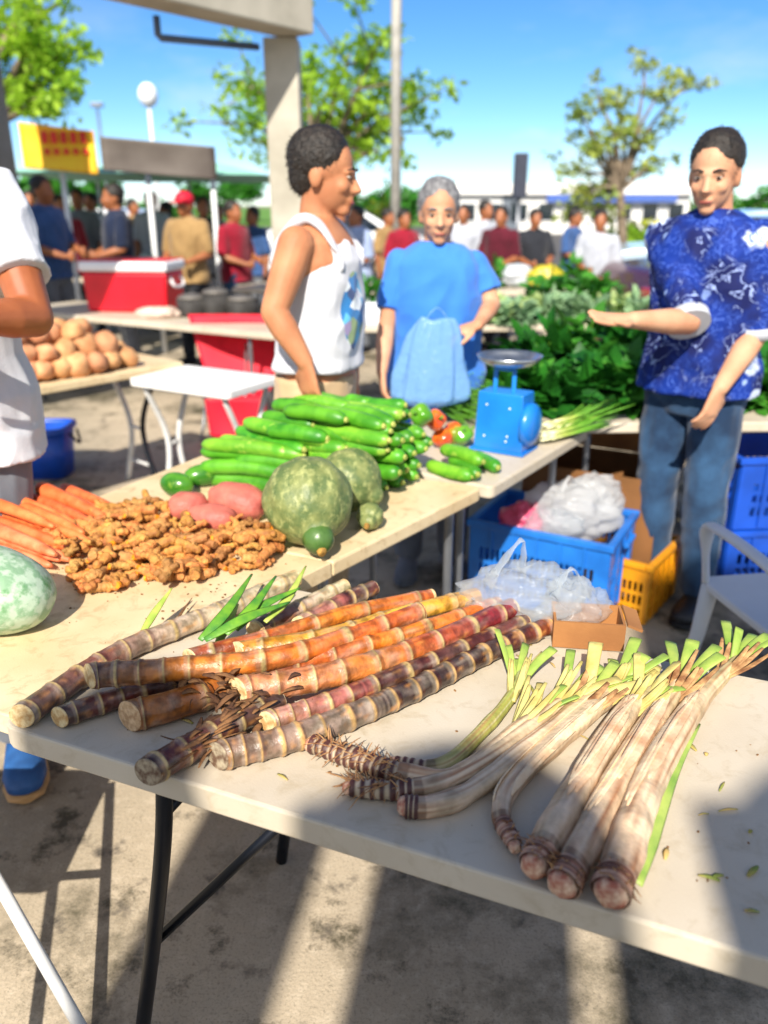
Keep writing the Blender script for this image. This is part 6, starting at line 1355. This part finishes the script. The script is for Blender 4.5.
# ------------------------------------------------------------------ far buildings, posts, lamps
bx = dep(455, 200, 46).x; bx2 = dep(690, 200, 46).x; zt = dep(520, 186, 46).z
t = thing('low_building', 'long low white building with a blue fascia on the horizon', 'building', ((bx + bx2) / 2, 49, 0))
wallm = M('white_wall', '#e8e6e0', rough=.8, var=.06, scale=.5); bluef = M('blue_fascia', '#4a6ab8', rough=.6)
MB().box(((bx + bx2) / 2, 50, 1.05), (bx2 - bx, 8, 2.1)).build('wall', wallm, t)
MB().box(((bx + bx2) / 2, 50, zt - .15), (bx2 - bx + .8, 8.8, .55)).build('roof', M('white_roof', '#f0eeea', rough=.7, var=.05, scale=.5), t, bevel=.05)
MB().box(((bx + bx2) / 2 + 2, 45.58, zt - .62), ((bx2 - bx) * .55, .12, .35)).build('fascia', bluef, t)
for i in range(9):
    x = bx + (bx2 - bx) * (i + .5) / 9; w = MB().box((x, 45.98, 1.1), (.95, .08, 1.0)).build('window', white_paint, t); MB().box((x, 45.93, 1.1), (.8, .04, .85)).build('pane', glass, w)
MB().box((bx + 3.0, 45.98, .95), (.9, .08, 1.9)).build('door', M('grey_door', '#6d7680', rough=.5), t)
x = dep(520, 180, 20).x; t = thing('speaker_post', 'dark square pillar box on a thin post above the white building', 'post', (x, 20, 0)); zA, zB = dep(520, 198, 20).z, dep(520, 153, 20).z
MB().box((x, 20, (zA + zB) / 2), (.30, .30, zB - zA)).build('post_box', M('slate_box', '#33384a', rough=.6), t, bevel=.02); MB().tube([(x, 20, .006), (x, 20, zA - .002)], .05, 10).build('post_pole', grey_metal, t)
x = dep(396, 100, 14).x; t = thing('utility_pole', 'tall pale utility pole behind the middle tree', 'pole', (x, 14, 0)); MB().tube([(x, 14, .006), (x, 14, 9.5)], [.09, .07], 12).build('pole', M('pale_pole', '#b8b4ac', rough=.7), t); MB().beam((x - .9, 14, 8.9), (x + .9, 14, 8.9), .09, .1).build('crossarm', M('pole_timber', '#7d6a55', rough=.8), t)
p = dep(148, 95, 24); t = thing('street_lamp', 'street lamp with a white globe above the stall awning', 'street lamp', (p.x, 24, 0)); MB().tube([(p.x, 24, .006), (p.x, 24, p.z - .25)], [.07, .045], 10).build('lamp_pole', white_paint, t); MB().ball((p.x, 24, p.z), (.26, .26, .3), 20, 14).build('lamp_globe', M('lamp_white', '#eef0f2', rough=.3, var=.02), t)
p = dep(97, 105, 30); t = thing('street_lamp', 'thin distant lamp post with a small dark head behind the banner', 'street lamp', (p.x, 30, 0)); MB().tube([(p.x, 30, .006), (p.x, 30, p.z - .1)], [.07, .045], 10).build('lamp_pole', grey_metal, t); MB().box((p.x, 30, p.z), (.4, .2, .14)).build('lamp_head', grey_metal, t, bevel=.02)
# ------------------------------------------------------------------ trees and bushes
bark = M('grey_bark', '#8a7a66', rough=.9, col2='#5f5244', scale=12, bump=.5, bscale=40)
def crownleaf(mb, c, r, n, ls):
    for i in range(n):
        d = Vector((rg.gauss(0, 1), rg.gauss(0, 1), rg.gauss(0, .8))).normalized(); p = c + Vector((d.x * r, d.y * r, d.z * r * .7)) * rg.random() ** .45; L_ = rg.uniform(*ls)
        e = Vector((rg.gauss(0, 1), rg.gauss(0, 1), rg.gauss(-.3, .7))).normalized(); n_ = Vector((rg.gauss(0, .6), rg.gauss(0, .6), 1)); a = e.cross(n_).normalized()
        mb.add([p, p + e * L_ * .5 + a * L_ * .27, p + e * L_, p + e * L_ * .5 - a * L_ * .27], [(0, 1, 2, 3)], smooth=False)
def tree(label, base, tips, m, trunk_r, fork, cl_r, n_leaf, ls):
    """tips: limb ends in world space, each with one leaf clump and smaller ones along the limb"""
    t = thing('tree', label, 'tree', base, 'trees behind the market'); base = Vector(base); tb = MB(); fk = Vector(fork)
    tb.tube(spline([base + Vector((0, 0, .004)), base.lerp(fk, .5) + Vector((.06, 0, 0)), fk], 10), [trunk_r * (1 - .045 * i) for i in range(10)], 10, noise_amp=.1, nsc=3)
    cr = MB()
    for tp in tips:
        tp = Vector(tp); mid = fk.lerp(tp, .5) + Vector((rg.gauss(0, .1), rg.gauss(0, .1), .12)); P = spline([fk, mid, tp], 8); tb.tube(P, [trunk_r * .5 * (1 - .11 * i) for i in range(8)], 7)
        crownleaf(cr, tp, cl_r * rg.uniform(.8, 1.25), n_leaf, ls); crownleaf(cr, P[5] + Vector((rg.gauss(0, .25), rg.gauss(0, .25), rg.gauss(0, .2))), cl_r * .7, int(n_leaf * .45), ls)
        for j in range(2):
            q = tp + Vector((rg.gauss(0, cl_r), rg.gauss(0, cl_r), rg.gauss(0, cl_r * .6))); tb.tube([P[6], P[6].lerp(q, .6), q], [trunk_r * .14, trunk_r * .1, trunk_r * .05], 5); crownleaf(cr, q, cl_r * .5, int(n_leaf * .3), ls)
    tb.build('trunk', bark, t); cr.build('crown', m, t); return t
lf_y = leafmat('fresh_green_leaf', '#b2d040', '#80b030', 1.2, .45); lf_o = leafmat('olive_leaf', '#b0b850', '#8aa44c', 1.2, .4)  # leaf colours of the crowns: fresh yellow green and olive
Yt = 17
tree('leafy bright green tree behind the concrete column', (dep(318, 240, Yt).x, Yt, .004), [tuple(dep(a, b, Yt + c)) for a, b, c in ((240, 80, .3), (246, 118, -.6), (252, 140, .5), (290, 85, .8), (312, 60, 0), (330, 85, -.8), (352, 48, .4), (368, 72, .9), (380, 40, -.5), (392, 92, .2), (412, 104, -.4), (342, 118, .6), (370, 108, .2), (322, 120, .4), (300, 130, .8), (352, 148, .3), (378, 150, -.2), (260, 92, .3), (385, 128, .3))], lf_y, .17, tuple(dep(322, 175, Yt)), .52, 100, (.13, .25))
Yt = 18
tree('thin olive tree with a sparse tall crown beside the man in blue', (dep(622, 250, Yt).x, Yt, .004), [tuple(dep(a, b, Yt + c)) for a, b, c in ((646, 64, .2), (668, 78, -.3), (596, 95, .4), (580, 112, 0), (618, 100, .5), (606, 138, -.4), (592, 150, .3), (578, 172, .2), (584, 196, -.2), (598, 188, .5), (606, 210, .1), (622, 130, .3), (642, 140, 0), (650, 165, .2), (576, 210, .3), (690, 80, .2))], lf_o, .13, tuple(dep(620, 190, Yt)), .34, 60, (.11, .22))
Yt = 12
tree('bright tree at the top left corner above the yellow banner', (dep(-30, 240, Yt).x, Yt, 0), [tuple(dep(a, b, Yt + c)) for a, b, c in ((10, 20, .2), (32, 36, -.3), (45, 60, .4), (58, 78, 0), (20, 62, .4), (8, 90, .2), (30, 100, -.2), (52, 105, .2), (-10, 40, .3), (25, 8, .2), (66, 52, .2))], lf_y, .16, tuple(dep(-20, 130, Yt)), .36, 110, (.10, .2))
def bush(label, c, r, m, n=700, ls=(.12, .25)):
    t = thing('bush', label, 'bush', (c[0], c[1], .008), 'bushes behind the market'); cr = MB()
    for i in range(9):
        d = Vector((rg.uniform(-1, 1) * r[0], rg.uniform(-1, 1) * r[1], rg.uniform(.25, 1) * r[2])); crownleaf(cr, Vector((c[0], c[1], .05)) + d * .8, min(r) * .45, n // 9, ls)
    for v in cr.v: v.z = max(v.z, .012)
    cr.build('foliage', m, t); st = MB()
    for i in range(6): st.tube([(c[0] + rg.gauss(0, .1), c[1] + rg.gauss(0, .1), .01), (c[0] + rg.gauss(0, r[0] * .4), c[1] + rg.gauss(0, r[1] * .4), r[2] * .6)], [.03, .012], 6)
    st.build('stems', bark, t)
lf_b = leafmat('yellow_green_leaf', '#c2c83a', '#94ac28', 1.2, .4)
bush('yellow green bush right of the head of the man in the vest', (dep(376, 220, 20).x, 20), (.9, .8, 1.85), lf_b); bush('round yellow green bush left of the shoulder of the man in blue', (dep(648, 245, 20).x, 20), (1.1, .8, 1.35), lf_b); bush('bush at the foot of the thin olive tree', (dep(612, 245, 19).x, 19), (.6, .6, 1.1), lf_y)
bush('yellow bush seen between the posts of the stall', (dep(128, 235, 16).x, 16), (.8, .7, 1.25), lf_b); bush('yellow green bush behind the red cap', (dep(172, 232, 19).x, 19), (1.0, .8, 1.3), lf_b); bush('green bush right of the man in the floral shirt', (dep(750, 232, 26).x, 26), (1.6, 1.0, 1.6), lf_y)
# far tree line on the horizon
for i, (px, Y, h) in enumerate(((60, 70, 4.0), (200, 75, 3.6), (330, 80, 3.2), (430, 78, 3.0), (725, 70, 3.0), (20, 66, 4.2))):
    bush(('rounded dark tree clump on the horizon behind the stall posts', 'rounded tree clump on the horizon left of the concrete column', 'low tree clump on the horizon behind the man in the vest', 'low tree clump on the horizon above the woman in blue', 'low tree clump on the horizon right of the man in the floral shirt', 'leftmost tree clump on the horizon behind the white shirt')[i], (dep(px, 200, Y).x, Y), (6, 3, h), mid_leaf, 1400, (.5, 1.0))
